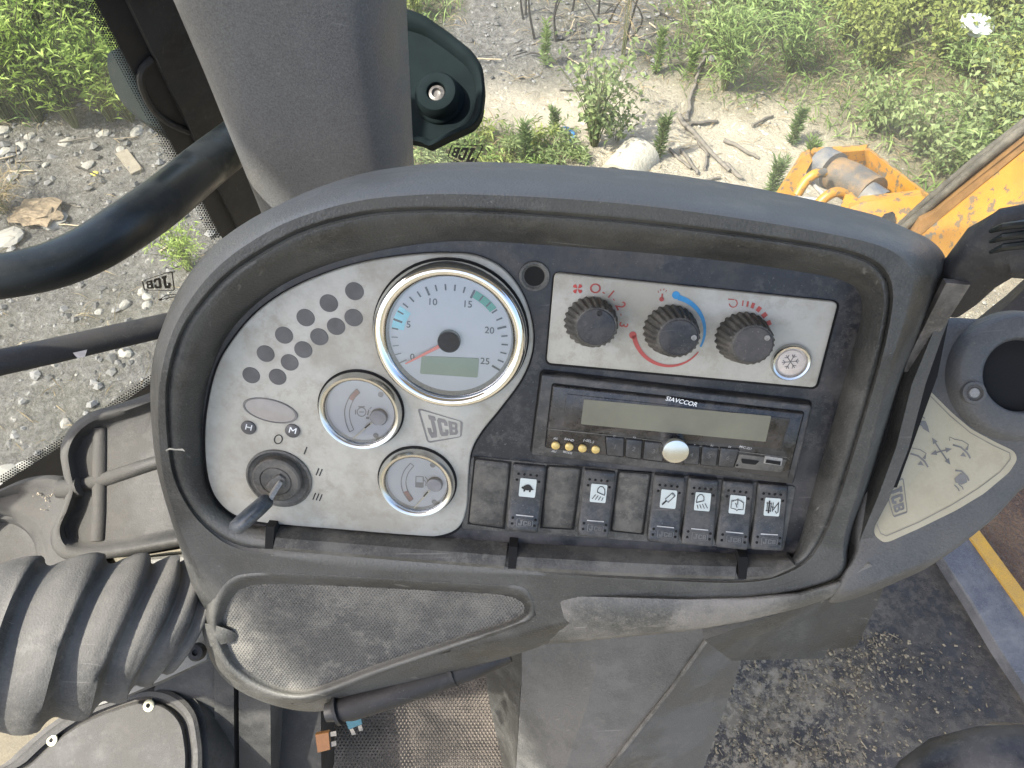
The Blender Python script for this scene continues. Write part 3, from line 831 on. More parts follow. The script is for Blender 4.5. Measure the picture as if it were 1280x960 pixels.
# ------------------------------------------------------------------ radio
RW = .006
radio = thing('car_radio', 'black car radio with an olive display and a round silver volume knob', 'radio', D.pt(840, 560, 0))
oq = Quad(D, [(677, 468), (1016, 507), (992, 606), (664, 569)], RW)
iq = Quad(D, [(691, 480), (1004, 515), (984, 596), (682, 558)], RW)
mb = MB()
o2 = rounded(oq.loc2([(0, 0), (1, 0), (1, 1), (0, 1)]), .0025, 4); 
mb.slab(D, o2, -.001, RW, .0012); fixn(mb.build('surround', M['rocker'], radio))
mb = MB(); o3 = inset(o2, -.0013); mb.slab(D, o3, -.001, .0007); fixn(mb.build('surround_gap', M['gap'], radio))
i2 = rounded(iq.loc2([(0, 0), (1, 0), (1, 1), (0, 1)]), .0015, 3)
mb = MB(); mb.slab(D, inset(i2, -.0008), RW - .002, RW + .0003); fixn(mb.build('face_gap', M['gap'], radio))
mb = MB(); mb.slab(D, i2, RW - .002, RW + .0028, .001); fixn(mb.build('faceplate', M['gloss'], radio))
FWt = RW + .0028
f2 = lambda x, y, w=.0003: D.pt(x, y, FWt + w)
dq = Quad(D, [(708, 492), (988, 523), (975, 562), (703, 533)], FWt)
mb = MB(); dp = rounded(dq.loc2([(0, 0), (1, 0), (1, 1), (0, 1)]), .001, 2)
mb.loft([[D.P(x, y, FWt + .0002) for x, y in dp], [D.P(x, y, FWt - .0008) for x, y in inset(dp, .002)]], cap1=True)
mb.slab(D, dp, FWt - .0002, FWt + .0004, .0003); dsp = fixn(mb.build('display_window', M['gloss'], radio))
lq2 = Quad(D, [(730, 499), (964, 520), (957, 552), (726, 530)], FWt + .0004)
mb = MB(); mb.slab(D, rounded(lq2.loc2([(0, 0), (1, 0), (1, 1), (0, 1)]), .0008, 2), FWt, FWt + .0007); fixn(mb.build('display', M['radiolcd'], dsp, 0))
mb = MB(); mb.ribbon([(684, 536), (770, 545), (780, 546), (984, 572)], .9, lambda x, y: f2(x, y, .0004)); mb.build('crease', M['lip'], radio, 0)
mb = MB()
def rt(mb, s, x, y, size, w=.0004, ang=-7):
    put_text(mb, s, size, dpm(x, y, FWt, R_(ang), .15))
rt(mb, 'SIAVCCOR', 852, 502, 8.2); mb.build('brand_lettering', M['white'], radio, 0)
for (x, y, a, b) in ((694.5, 556.5, 'AS', 'AU'), (711.5, 558, 'BAND', 'MODE'), (728, 560, '', ''), (744.5, 561.5, '', '')):
    c = D.uv(x, y, FWt); mb = MB(); mb.revolve(D, c, [(.0031, FWt - .0002), (.0030, FWt + .0012), (.0024, FWt + .0017), (.0005, FWt + .0018)], 20, cap1=True); mb.build('gold_button', M['gold'], radio)
    if a:
        mb = MB(); rt(mb, a, x, y - 8.5, 4.5); mb.build('caption', M['print'], radio, 0); mb = MB(); rt(mb, b, x - 2, y + 7.5, 4.2); mb.build('caption', M['print'], radio, 0)
for cap_s, cx_, cy_, sz_ in (('(-SEL-)', 736, 551, 5), ('TF', 768, 545, 3.6), ('RE', 793, 547, 3.6), ('II', 868, 556, 3.6), ('SC', 890, 557, 3.6), ('DI', 912, 558.5, 3.6), ('MIC-321', 932, 559.5, 4.6)):
    mb = MB(); rt(mb, cap_s, cx_, cy_, sz_); mb.build('caption', M['print'], radio, 0)
for i, q in enumerate(([(757, 546), (780, 548), (779, 571), (759, 569)], [(783, 549), (803, 551), (801, 574), (782, 571)], [(806, 552), (830, 554), (828, 577), (804, 574)],
                       [(856, 556), (875, 558), (873, 581), (854, 579)], [(878, 558), (898, 560), (895, 583), (876, 581)], [(901, 560), (924, 562), (917, 584), (898, 583)])):
    qq = Quad(D, q, FWt + .001); pl = rounded(qq.loc2([(0, 0), (1, 0), (1, 1), (0, 1)]), .001, 2)
    mb = MB(); mb.slab(D, inset(pl, -.0006), FWt - .001, FWt + .0002); gapo = fixn(mb.build('button_gap', M['gap'], radio))
    mb = MB(); mb.slab(D, pl, FWt - .001, FWt + .0012, .0006); bt = fixn(mb.build('preset_button', M['rocker'], radio))
    cx, cy = qq.px(.5, .5); mb = MB(); put_text(mb, str(i + 1), 9, dpm(cx, cy, FWt + .0012, R_(-7))); mb.build('numeral', M['emboss'], bt, 0)
kc = D.uv(840, 561, FWt); k2_ = D.uv(845, 565, FWt + .010); ln = ((k2_[0] - kc[0]) / .010, (k2_[1] - kc[1]) / .010)
mb = MB(); w0 = FWt
prof = [(.0100, w0), (.0098, w0 + .0085), (.0090, w0 + .0098), (.0082, w0 + .0100)]
mb.loft([[D.P(kc[0] + r * math.cos(6.2832 * k / 48) + ln[0] * (w - w0), kc[1] + r * math.sin(6.2832 * k / 48) + ln[1] * (w - w0), w) for k in range(48)] for r, w in prof], cap1=True)
mb.build('volume_knob', M['dullchrome'], radio)
pq = Quad(D, [(924, 567), (984, 574), (976, 590), (918, 584)], FWt)
mb = MB(); mb.slab(D, rounded(pq.loc2([(0, 0), (1, 0), (1, 1), (0, 1)]), .001, 2), FWt - .001, FWt + .0008, .0004); port = fixn(mb.build('port_panel', M['blank'], radio))
mb = MB(); mb.face([D.P(x, y, FWt + .0012) for x, y in rounded(Quad(D, [(926, 572), (949, 575), (944, 580), (927, 578)], FWt).loc2([(0, 0), (1, 0), (1, 1), (0, 1)]), .001, 3)]); mb.build('card_slot', M['gap'], port, 0)
mb = MB(); mb.slab(D, Quad(D, [(956, 569), (978, 572), (976, 581), (954, 578)], FWt).loc2([(0, 0), (1, 0), (1, 1), (0, 1)]), FWt, FWt + .0012); fixn(mb.build('socket_shell', M['steel'], port))
mb = MB(); mb.face([D.P(x, y, FWt + .0016) for x, y in Quad(D, [(957.5, 573), (975.5, 575.5), (974.5, 580), (956, 577)], FWt).loc2([(0, 0), (1, 0), (1, 1), (0, 1)])]); mb.build('socket_mouth', M['gap'], port, 0)
mb = MB(); bm_disc(mb, D, D.uv(921, 580.5, FWt), .0009, FWt + .0012, 10); mb.build('pinhole', M['gap'], port, 0)

# ------------------------------------------------------------------ rocker switches and blanks
swf = Quad(D, [(589, 570), (995, 607), (978, 693), (577, 660)], .0)
mb = MB(); mb.slab(D, rounded(swf.loc2([(0, 0), (1, 0), (1, .94), (0, 1)]), .003, 3), -.001, .0012, .0006); fixn(mb.build('switch_bezel', M['lip'], console))
def cap_(q, wtop, wfun, name, mat, parent, ed=.05):
    """switch cap: front patch with rolled edges, sides dropping straight back"""
    S = [0, .025, .07, .5, .93, .975, 1]; T = [0, .012, .035, .08, .16, .3, .5, .7, .85, .93, .97, .99, 1]
    G = []
    for t in T:
        row = []
        for s in S:
            e = min(s, 1 - s); e2 = min(t, 1 - t)
            # rounded corners
            ss, tt = s, t
            w = wfun(t) - .0013 * max(0, 1 - e / .07) ** 2 - .0014 * max(0, 1 - e2 / .035) ** 2
            cr = .035
            if e < .05 and e2 < .02:
                ss = s + (cr if s < .5 else -cr) * (1 - e / .05) * (1 - e2 / .02)
            x, y = q.px(ss, tt); L = D.loc(D.pt(x, y, wfun(t))); row.append((L[0], L[1], w))
        G.append(row)
    mb = MB(); nS = len(S)
    vs = [D.P(*p) for r in G for p in r]
    fs = [(i * nS + j, i * nS + j + 1, (i + 1) * nS + j + 1, (i + 1) * nS + j) for i in range(len(T) - 1) for j in range(nS - 1)]
    mb.add(vs, fs)
    bd = [G[0][j] for j in range(nS)] + [G[i][-1] for i in range(1, len(T))] + [G[-1][j] for j in range(nS - 2, -1, -1)] + [G[i][0] for i in range(len(T) - 2, 0, -1)]
    mb.loft([[D.P(*p) for p in bd], [D.P(x, y, -.002) for x, y, w in bd]])
    return fixn(mb.build(name, M[mat], parent, 50))
def rw(t):      # rocker pressed in at its top: hollow upper half, proud lower half
    return .0055 + .0062 * (t ** 1.6) + .0016 * math.sin(t * math.pi * 1.0) * 0 - .0026 * math.exp(-((t - .52) / .22) ** 2)
def sw(q, label, icon):
    t = thing('rocker_switch', label, 'switch', D.pt(*Quad(D, q).px(.5, .5), 0), 'rocker switches in the console switch row')
    Q = Quad(D, q)
    body = cap_(Q, 0, rw, 'rocker', 'rocker', t)
    def f(s, tt, dw=.0004): 
        x, y = Q.px(s, tt); return D.pt(x, y, rw(tt) + dw)
    # icon plate
    s0, s1, t0, t1 = .27, .78, .185, .46
    pts = rounded([(s0, t0), (s1, t0), (s1, t1), (s0, t1)], .03, 2)
    mb = MB(); mb.loft([[f(s, tt, -.0004) for s, tt in pts], [f(s, tt, .0005) for s, tt in pts]], cap1=True); pl = mb.build('icon_plate', M['iconplate'], t, 0)
    fi = lambda x, y: f(lerp(s0, s1, x), lerp(t0, t1, y), .0008)
    mb = MB(); icon(mb, fi); mb.build('symbol', M['ink'], pl, 0)
    mb = MB(); mb.ribbon([(.25, .742), (.8, .742)], .016, lambda s, tt: f(s, tt, .0006)); mb.build('indicator_line', M['print'], t, 0)
    mb = MB(); logo(mb, lambda a, b: f(lerp(.3, .8, a), lerp(.795, .91, b * lerp(1, .8, a) + .1 * a), .0004), .05); mb.build('embossed_badge', M['emboss'], t, 0)
    mb = MB()
    for s, tt in [(.2, .125), (.38, .125), (.57, .125), (.76, .125), (.17, .215), (.85, .215), (.16, .79), (.15, .875), (.88, .79), (.87, .875)]:
        c = D.loc(f(s, tt, 0)); mb.revolve(D, c[:2], [(.0010, c[2] - .0003), (.0010, c[2] + .00035), (.0006, c[2] + .0006)], 8, cap1=True)
    o = mb.build('grip_pips', M['gap'], t, 0); o['kind'] = 'stuff'
def st(mb, fi, pts, w=.05, closed=False): mb.ribbon(pts, w, fi, closed)
def i_turtle(mb, fi):
    mb.face([fi(*p) for p in spline([(.2, .52), (.28, .4), (.45, .32), (.62, .34), (.76, .47), (.8, .58), (.5, .64), (.24, .6)], 3)])
    mb.face([fi(*p) for p in [(.12, .5), (.2, .44), (.28, .5), (.26, .58), (.14, .56)]]); mb.face([fi(*p) for p in [(.76, .54), (.92, .56), (.78, .6)]])
    for x in (.32, .66): mb.face([fi(x - .05, .6), fi(x + .06, .6), fi(x + .04, .72), fi(x - .07, .72)])
def i_lamp(mb, fi, flip=False):
    X = (lambda x: 1 - x) if flip else (lambda x: x)
    st(mb, fi, [(X(x), y) for x, y in ((.42, .44), (.44, .24), (.56, .12), (.72, .12), (.86, .26), (.9, .56))], .05)
    st(mb, fi, [(X(.42), .44), (X(.9), .58)], .05)
    for k in range(4): st(mb, fi, [(X(.34 + k * .16), .58 + k * .04), (X(.14 + k * .2), .84 + k * .02)], .045)
def i_grease(mb, fi):
    st(mb, fi, [(.38, .6), (.3, .52), (.66, .18), (.84, .34), (.5, .68), (.38, .6)], .045); st(mb, fi, [(.66, .18), (.72, .14), (.9, .3), (.84, .34)], .05); st(mb, fi, [(.38, .6), (.14, .84)], .09)
def i_wiper(mb, fi):
    st(mb, fi, [(.2, .28), (.12, .3), (.12, .72), (.42, .76), (.5, .84), (.58, .76), (.88, .74), (.88, .36), (.8, .32)], .04)
    st(mb, fi, [(.32, .3), (.42, .24), (.6, .24), (.7, .3)], .04); st(mb, fi, [(.38, .42), (.5, .66)], .05); st(mb, fi, [(.5, .16), (.52, .5)], .05)
    st(mb, fi, [(.18, .36), (.3, .26)], .05); st(mb, fi, [(.7, .26), (.82, .36)], .05)
def i_axle(mb, fi):
    st(mb, fi, [(.18, .24), (.18, .76)], .05); st(mb, fi, [(.3, .16), (.3, .86)], .1); st(mb, fi, [(.42, .26), (.42, .78)], .05); st(mb, fi, [(.54, .24), (.54, .76)], .05)
    st(mb, fi, [(.1, .3), (.44, .3)], .04); st(mb, fi, [(.1, .72), (.44, .72)], .04); st(mb, fi, [(.56, .68), (.9, .2)], .05); st(mb, fi, [(.88, .22), (.9, .74)], .06); st(mb, fi, [(.72, .7), (.8, .84), (.92, .74)], .05); st(mb, fi, [(.42, .5), (.62, .5)], .04)
sw([(641, 581), (682, 585), (672, 668), (633, 664)], 'rocker switch with the turtle symbol on its white plate', i_turtle)
sw([(730, 588), (770, 592), (760, 674), (722, 671)], 'rocker switch with a work lamp shining toward the lower left, standing between two blank covers', i_lamp)
sw([(818, 595), (857, 599), (848, 682), (809, 678)], 'rocker switch with the slanting grease gun symbol', i_grease)
sw([(861, 599), (899, 602), (891, 685), (852, 681)], 'rocker switch with a work lamp shining toward the lower right, beside the grease gun switch', lambda mb, fi: i_lamp(mb, fi, True))
sw([(904, 602), (943, 606), (935, 689), (895, 685)], 'rocker switch with the rear wiper symbol', i_wiper)
sw([(948, 606), (986, 609), (978, 690), (939, 688)], 'rocker switch with the axle lock symbol at the end of the switch row', i_axle)
for q, lb in (([(594, 575), (637, 580), (629, 661), (586, 655)], 'blank switch cover beside the silver gauge plate'), ([(685, 584), (726, 587), (716, 662), (677, 660)], 'blank switch cover between the turtle switch and the lamp switch'),
              ([(774, 591), (813, 594), (803, 668), (765, 664)], 'blank switch cover between the lamp switch and the grease gun switch')):
    t = thing('switch_blank', lb, 'switch cover', D.pt(*Quad(D, q).px(.5, .5), 0), 'blank covers in the console switch row')
    Q = Quad(D, q); cap_(Q, 0, lambda t_: .0030, 'cover', 'blank', t)
    mb = MB(); mb.slab(D, inset(Q.loc2([(0, 0), (1, 0), (1, 1), (0, 1)], .003), -.0012), -.001, .0018); fixn(mb.build('cover_gap', M['gap'], t))

# ------------------------------------------------------------------ side console beyond the lever slot
SN = (D.n * .80 + Vector((-.10, 0, .62))).normalized()
SP = Plane(D.pt(1110, 650, .004), SN, RT)
def sl_(pts, w=0.0): return [SP.uv(x, y, w) for x, y in pts]
scon = thing('side_console', 'light grey plastic side console with a cream decal and a round cup holder', 'side console', SP.pt(1180, 600, -.1))
so = spline([(1172, 400), (1230, 399), (1290, 400), (1345, 420), (1380, 480), (1350, 560), (1285, 604), (1240, 650), (1180, 694), (1125, 720), (1078, 738), (1048, 742), (1052, 722), (1068, 690), (1072, 640), (1094, 570), (1122, 500), (1150, 435)], 5)
SC = (1180, 600)
sa = sorted(set(math.atan2(y - SC[1], x - SC[0]) for x, y in so))
so_ = resample(so, SC, sa)
si_ = blend(so_, [SC] * len(so_), .10)
mb = MB(); top = [SP.pt(x, y, -.005) for x, y in so_]
dwn = Vector((0, 0, -1))
mb.loft([[p + dwn * .03 + (SP.o - p) * .16 for p in top], [p + dwn * .02 + (SP.o - p) * .004 for p in top], top, [SP.pt(x, y, -.0015) for x, y in blend(so_, [SC] * len(so_), .025)], [SP.pt(x, y, 0) for x, y in blend(so_, [SC] * len(so_), .07)], [SP.pt(x, y, 0) for x, y in blend(so_, [SC] * len(so_), .5)]], cap0=True, cap1=True)
fixn(mb.build('console_shell', M['greyplastic'], scon, 60))
# dark strip to the right of the lever slot, and the dark slot bottom
st_px = [(1176, 392), (1192, 385), (1178, 420), (1157, 480), (1136, 560), (1111, 625), (1094, 657), (1086, 690), (1062, 724), (1054, 716), (1072, 682), (1083, 656), (1098, 620), (1120, 560), (1140, 480)]
mb = MB(); A = [D.pt(x, y, .0095) for x, y in st_px]; mb.loft([[p - dn * .03 for p in A], A], cap0=True, cap1=True); fixn(mb.build('slot_edge', M['shell'], console))
mb = MB(); A = [D.pt(x, y, -.006) for x, y in ((1190, 380), (1172, 470), (1110, 640), (1070, 690), (1040, 690), (1060, 640), (1120, 470), (1150, 390))]; mb.loft([[p - dn * .005 for p in A], A], cap0=True, cap1=True); fixn(mb.build('lever_slot', M['gap'], console))
# decal
dc = [(1157, 484), (1166, 492), (1190, 516), (1215, 537), (1245, 553), (1268, 564), (1272, 574), (1262, 590), (1230, 617), (1195, 638), (1150, 660), (1112, 677), (1104, 678), (1094, 670), (1092, 662), (1108, 620), (1130, 560)]
mb = MB(); dl_ = rounded(sl_(dc, .0003), .003, 3); mb.slab(SP, dl_, -.0003, .0003)
dec = fixn(mb.build('decal', M['creamdecal'], scon, 0))
sf = lambda x, y: SP.pt(x, y, .0007)
mb = MB(); mb.ribbon([(1157, 489), (1188, 520), (1213, 541), (1242, 557), (1262, 566), (1263, 574), (1250, 590), (1222, 611), (1190, 631), (1148, 653), (1108, 670), (1101, 667), (1096, 655)], 1.1, sf); mb.build('border_line', M['decalline'], dec, 0)
bq = [(1129, 598), (1134, 640), (1117, 646), (1106, 607)]
mb = MB(); BQ = Quad(SP, bq, .0007); logo(mb, lambda s, t: BQ.p(s, t), .05); mb.build('badge', M['decalink'], dec, 0)
mb = MB()
cc = (1176, 564)
for ex, ey in ((1165, 547), (1188, 581), (1163, 568), (1190, 561)):
    d = Vector((ex - cc[0], ey - cc[1])); L = d.length; d.normalize(); nn = Vector((-d.y, d.x))
    mb.ribbon([cc, (cc[0] + d.x * (L - 7), cc[1] + d.y * (L - 7))], 1.8, sf)
    mb.face([sf(ex, ey), sf(ex - d.x * 8 + nn.x * 3.4, ey - d.y * 8 + nn.y * 3.4), sf(ex - d.x * 8 - nn.x * 3.4, ey - d.y * 8 - nn.y * 3.4)])
mb.build('cross_arrows', M['decalink'], dec, 0)
def poly_(pts, name='bucket_symbol'):
    mb = MB()
    for p in pts:
        mb.face([sf(*q) for q in p])
    return mb
mb = poly_([[(1151, 526), (1157, 526), (1160, 533), (1162, 541), (1154, 536), (1151, 531)]]); mb.ribbon([(1152, 519), (1147, 521), (1147, 528), (1152, 532)], 1.6, sf); mb.ribbon([(1150, 519), (1156, 523)], 1.6, sf); mb.build('bucket_symbol', M['decalink'], dec, 0)
mb = poly_([[(1193, 598), (1201, 591), (1208, 596), (1209, 603), (1202, 606), (1194, 603)]]); mb.ribbon([(1194, 588), (1202, 589), (1209, 596), (1211, 601)], 2.2, sf); mb.ribbon([(1193, 606), (1198, 611), (1199, 614)], 1.4, sf); mb.ribbon([(1198, 605), (1203, 609), (1204, 612)], 1.4, sf); mb.build('bucket_symbol', M['decalink'], dec, 0)
for ox, oy in ((0, 0), (53, -11)):
    mb = poly_([[(1147 + ox, 581 + oy), (1151 + ox, 576 + oy), (1155 + ox, 582 + oy)], [(1153 + ox, 573 + oy), (1158 + ox, 566 + oy), (1157 + ox, 574 + oy)]])
    mb.ribbon([(1138 + ox, 567 + oy), (1148 + ox, 570 + oy), (1156 + ox, 577 + oy), (1160 + ox, 584 + oy)], 2.2, sf); mb.ribbon([(1134 + ox, 562 + oy), (1134 + ox, 557 + oy), (1140 + ox, 560 + oy), (1150 + ox, 562 + oy), (1158 + ox, 567 + oy)], 1.0, sf); mb.build('loader_symbol', M['decalink'], dec, 0)
# cup holder
cpc = SP.uv(1268, 470); cr = .043
mb = MB(); mb.revolve(SP, cpc, [(cr + .005, -.001), (cr + .003, .006), (cr, .011), (cr - .002, .0118), (.0285, .0118), (.0265, .0105), (.0258, .005), (.025, -.05)], 56)
ch = mb.build('cup_holder', M['greyplastic'], scon, 50)
mb = MB(); mb.revolve(SP, cpc, [(.0256, .0035), (.002, .003)], 40, cap1=True); mb.build('cup_well', M['gap'], ch)
scx = SP.uv(1217, 491, .013)
mb = MB(); mb.revolve(SP, scx, [(.0085, .011), (.0080, .0145), (.0060, .0150), (.0052, .0130), (.0020, .0130)], 24, cap1=True); mb.build('screw_boss', M['greyplastic'], ch)
mb = MB(); mb.revolve(SP, scx, [(.0036, .0130), (.0034, .0146), (.001, .0150)], 16, cap1=True); scr = mb.build('screw', M['steel'], ch)
# box bracket under the side console
mb = MB()
A = [at(x, y, d) for x, y, d in ((880, 800, .62), (1000, 758, .62), (1110, 722, .66), (1098, 752, .68), (1072, 806, .70), (1066, 809, .70), (1034, 812, .69), (1030, 823, .69), (1022, 823, .69), (915, 826, .66))]
mb.loft([[p + Vector((0, .12, -.02)) for p in A], A], cap0=True, cap1=True); fixn(mb.build('under_box', M['shell'], scon, 40))

# ------------------------------------------------------------------ loader lever
lev = thing('loader_lever', 'black moulded lever grip on a flat worn steel shaft beside the console', 'control lever', at(1140, 480, .56))
def bladeof(p, q, wpx0, wpx1, th):
    mb = MB(); ax = (q - p).normalized(); sd = ax.cross(FW).normalized(); tk = ax.cross(sd).normalized()
    mb.loft([[r + sd * w * s + tk * th * t for s, t in ((-1, -1), (1, -1), (1, 1), (-1, 1))] for r, w in ((p, wpx0), (q, wpx1))], cap0=True, cap1=True); return mb
fixn(bladeof(at(1134, 462, .520), at(1196, 352, .470), .0045, .0075, .0025).build('shaft', M['levsteel'], lev))
mb = MB(); path = [(1176, 380, .50), (1193, 362, .487), (1215, 338, .477), (1238, 315, .465), (1262, 304, .455), (1300, 300, .448), (1345, 310, .444), (1368, 320, .444), (1376, 324, .444)]
sec = []
P = [at(*p) for p in path]
hw = [.0130, .0150, .0160, .0185, .0215, .0225, .021, .016, .004]; th = [.010, .0115, .0125, .015, .017, .018, .017, .013, .003]
for i, p in enumerate(P):
    ax = (P[min(i + 1, len(P) - 1)] - P[max(0, i - 1)]).normalized(); sd = ax.cross(FW).normalized(); tk = ax.cross(sd).normalized()
    ring_ = []
    for k in range(24):
        a = 2 * math.pi * k / 24; c_, s_ = math.cos(a), math.sin(a)
        pw = lambda v: math.copysign(abs(v) ** .55, v)
        ring_.append(p + sd * hw[i] * pw(c_) + tk * th[i] * pw(s_))
    sec.append(ring_)
mb.loft(sec, cap0=True, cap1=True); grip = fixn(mb.build('grip', M['matt'], lev, 50))
mb = MB()
for k in range(3):
    q = [at(1240 + dx, y_ + k * 13 + dy, .437 + dd) for dx, dy, dd, y_ in ((-2, 2, .004, 287), (15, -4, -.006, 287), (40, -7, -.012, 287), (75, -6, -.014, 287))]
    mb.tube(q, [.0012, .0022, .0024, .002], 8)
mb.build('grip_rib', M['blackpaint'], grip)
# ================================================================== CAB AROUND THE CONSOLE
def prism(name, mat, parent, pts, back, smooth=30, ch=0.0):
    """solid from a front outline of (px,py,depth) and a backward vector"""
    A = [at(*p) for p in pts]; B = [p + Vector(back) for p in A]
    mb = MB()
    if ch:
        c = sum(A, Vector()) / len(A)
        A2 = [p + (c - p).normalized() * ch + (A[0] - B[0]).normalized() * ch for p in A]
        mb.loft([B, A, A2], cap0=True, cap1=True)
    else: mb.loft([B, A], cap0=True, cap1=True)
    return fixn(mb.build(name, M[mat], parent, smooth))

# pillar trim: a bowed cover running up and away from the console
pil = thing('pillar_trim', 'broad dark grey plastic pillar cover rising behind the console', 'pillar trim', at(410, 280, .86))
dnv = c2w(Vector((-.1, -.353, 1))).normalized()
def pil_sec(px_l, px_r, y, d, back):
    L = at(px_l, y, d); Rr = at(px_r, y, d); w = (Rr - L); n = w.cross(dnv).normalized()
    if n.dot(FW) > 0: n = -n
    out = []
    for k in range(25):
        s = k / 24
        b = .030 * (1 - abs(2 * s - 1) ** 5) - .030
        b -= .018 * max(0, (s - .82) / .18) ** 1.5 * 3.2 + .012 * max(0, (.10 - s) / .10) ** 2
        out.append(L + w * s + n * b)
    out += [Rr - n * .12 - w * .2, L - n * .12 + w * .2]
    return out
mb = MB()
mb.loft([pil_sec(-5, 497, -250, .58, 0), pil_sec(95, 499, -120, .66, 0), pil_sec(190, 500, 0, .72, 0), pil_sec(248, 505, 130, .79, 0), pil_sec(311, 513, 277, .88, 0), pil_sec(370, 520, 420, .98, 0)], cap0=True, cap1=True)
fixn(mb.build('cover', M['pillar'], pil, 45))
# windscreen on the left of the pillar
h1 = Vector((.676, .737, 0))
W1 = Plane(at(200, 150, 1.0), h1.cross(dnv) if h1.cross(dnv).dot(FW) < 0 else -h1.cross(dnv), h1)
wsc = thing('windscreen', 'windscreen glass with a dotted black border and printed badge left of the pillar', 'window', W1.pt(100, 500))
def wpx(pts, w=0.0): return [W1.pt(x, y, w) for x, y in pts]
def wslab(name, mat, pts, w0, w1, pl=W1, par=None, ch=0):
    mb = MB(); mb.slab(pl, [pl.uv(x, y, w1) for x, y in pts], w0, w1, ch); return fixn(mb.build(name, M[mat], par, 30))
pane_px = [(-260, -160), (60, -160), (150, 0), (250, 200), (310, 318), (300, 440), (200, 500), (0, 640), (-260, 830)]
wslab('pane', 'screen', pane_px, -.005, 0, W1, wsc)
wslab('border', 'ink', [(35, -160), (119, 0), (226, 200), (278, 298), (330, 395), (400, 395), (310, 200), (190, 0), (100, -160)], .0004, .0012, W1, wsc)
wslab('lower_border', 'ink', [(-260, 786), (0, 607), (80, 557), (195, 476), (300, 420), (300, 500), (195, 545), (0, 690), (-260, 880)], .0004, .0012, W1, wsc)
wslab('seal', 'matt', [(70, -160), (160, 0), (240, 165), (310, 310), (420, 420), (470, 420), (380, 200), (260, 0), (190, -160)], .001, .012, W1, wsc)
mb = MB()
def dotrow(p, q, side, cols=5, pitch=3.4):
    d = Vector((q[0] - p[0], q[1] - p[1])); L = d.length; d.normalize(); nn = Vector((-d.y, d.x)) * side
    for i in range(int(L / pitch)):
        for c in range(cols):
            x = p[0] + d.x * (i + .5 * (c % 2)) * pitch + nn.x * (c * pitch * .85 + .6); y = p[1] + d.y * (i + .5 * (c % 2)) * pitch + nn.y * (c * pitch * .85 + .6)
            r = 2.1 * (1 - c * .13)
            mb.face([W1.pt(x + r * math.cos(k * 1.5708 + .6), y + r * math.sin(k * 1.5708 + .6), .0008) for k in range(4)])
dotrow((78, -80), (119, 0), 1); dotrow((119, 0), (226, 200), 1); dotrow((226, 200), (278, 298), 1); dotrow((195, 476), (80, 557), 1, 4); dotrow((80, 557), (0, 607), 1, 4)
o = mb.build('border_dots', M['ink'], wsc, 0); stuff(o)
LQ = Quad(W1, [(215, 339), (178, 351), (181, 363), (218, 363)], .0006)
mb = MB(); logo(mb, lambda s, t: LQ.p(s, t), .045); mb.build('badge', M['ink'], wsc, 0)
mb = MB(); wf = lambda x, y: W1.pt(x, y, .0007)
mb.ribbon([(200, 374), (208, 369), (216, 368), (223, 369)], 1, wf); mb.ribbon([(200, 375), (208, 373), (223, 370)], 1, wf); mb.face([wf(198, 374), wf(203, 373), wf(202, 376), wf(199, 376)]); mb.build('printed_mark', M['ink'], wsc, 0)
# side window on the right of the pillar
W2 = Plane(at(515, 150, 1.20), Vector((-.30, -.95, 0)).cross(Vector((0, 0, 1))).cross(Vector((0, 0, 1))) * -1 if False else Vector((-.32, -.93, .18)), Vector((.93, -.32, 0)))
swn = thing('side_window', 'clear side window glass with a mirrored printed badge right of the pillar', 'window', W2.pt(800, 240))
wslab('pane', 'glass', [(480, -160), (1500, -160), (1500, 420), (1120, 420), (480, 300)], -.005, 0, W2, swn)
RQ = Quad(W2, [(604, 182), (565, 181), (560, 196), (590, 211)], .0006)
mb = MB(); logo(mb, lambda s, t: RQ.p(s, t), .045); mb.build('badge', M['ink'], swn, 0)

# hinge brackets outside the glass
hb = thing('hinge_bracket', 'dark painted hinge bracket with a round rubber boss right of the pillar', 'bracket', at(550, 100, 1.08), 'window hinge brackets beside the pillar')
ob = [(470, 10), (506, 14), (528, 22), (560, 44), (590, 68), (603, 88), (606, 112), (602, 146), (592, 160), (560, 174), (535, 187), (526, 181), (508, 178), (470, 178)]
obr = rounded(ob, 8, 3)
A = [at(x, y, 1.06) for x, y in obr]; cB = sum(A, Vector()) / len(A)
mb = MB(); mb.loft([[p + FW * .05 + UP * .012 for p in A], [p + FW * .012 + UP * .010 for p in A], [p + FW * .003 + UP * .004 for p in A], [p for p in [q + (cB - q) * .05 for q in A]], [q + (cB - q) * .13 + FW * .002 for q in A], [q + (cB - q) * .2 + FW * .014 for q in A]], cap0=True, cap1=True)
fixn(mb.build('bracket_plate', M['darkpaint'], hb, 50))
BP = Plane(at(551, 127, 1.074), -FW + UP * .1 - RT * .1, RT)
c0 = BP.uv(549, 124, 0)
mb = MB(); mb.revolve(BP, c0, [(.036, 0), (.035, .003), (.032, .005), (.031, .018), (.027, .024), (.016, .025), (.0135, .0235), (.0125, .015), (.002, .014)], 40, cap1=True); mb.build('boss', M['darkpaint'], hb, 40)
mb = MB(); mb.revolve(BP, c0, [(.0125, .0145), (.011, .019), (.007, .020), (.005, .016), (.001, .015)], 24, cap1=True); mb.build('bolt_head', M['levsteel'], hb)
hb2 = thing('hinge_bracket', 'dark rounded hinge bracket seen through the dotted windscreen border', 'bracket', at(180, 100, 1.2), 'window hinge brackets beside the pillar')
ob = rounded([(131, 78), (132, 64), (142, 58), (160, 50), (215, 40), (260, 170), (225, 172), (192, 161), (170, 148), (148, 126), (136, 102)], 10, 3)
A = [at(x, y, 1.2) for x, y in ob]; cB = sum(A, Vector()) / len(A)
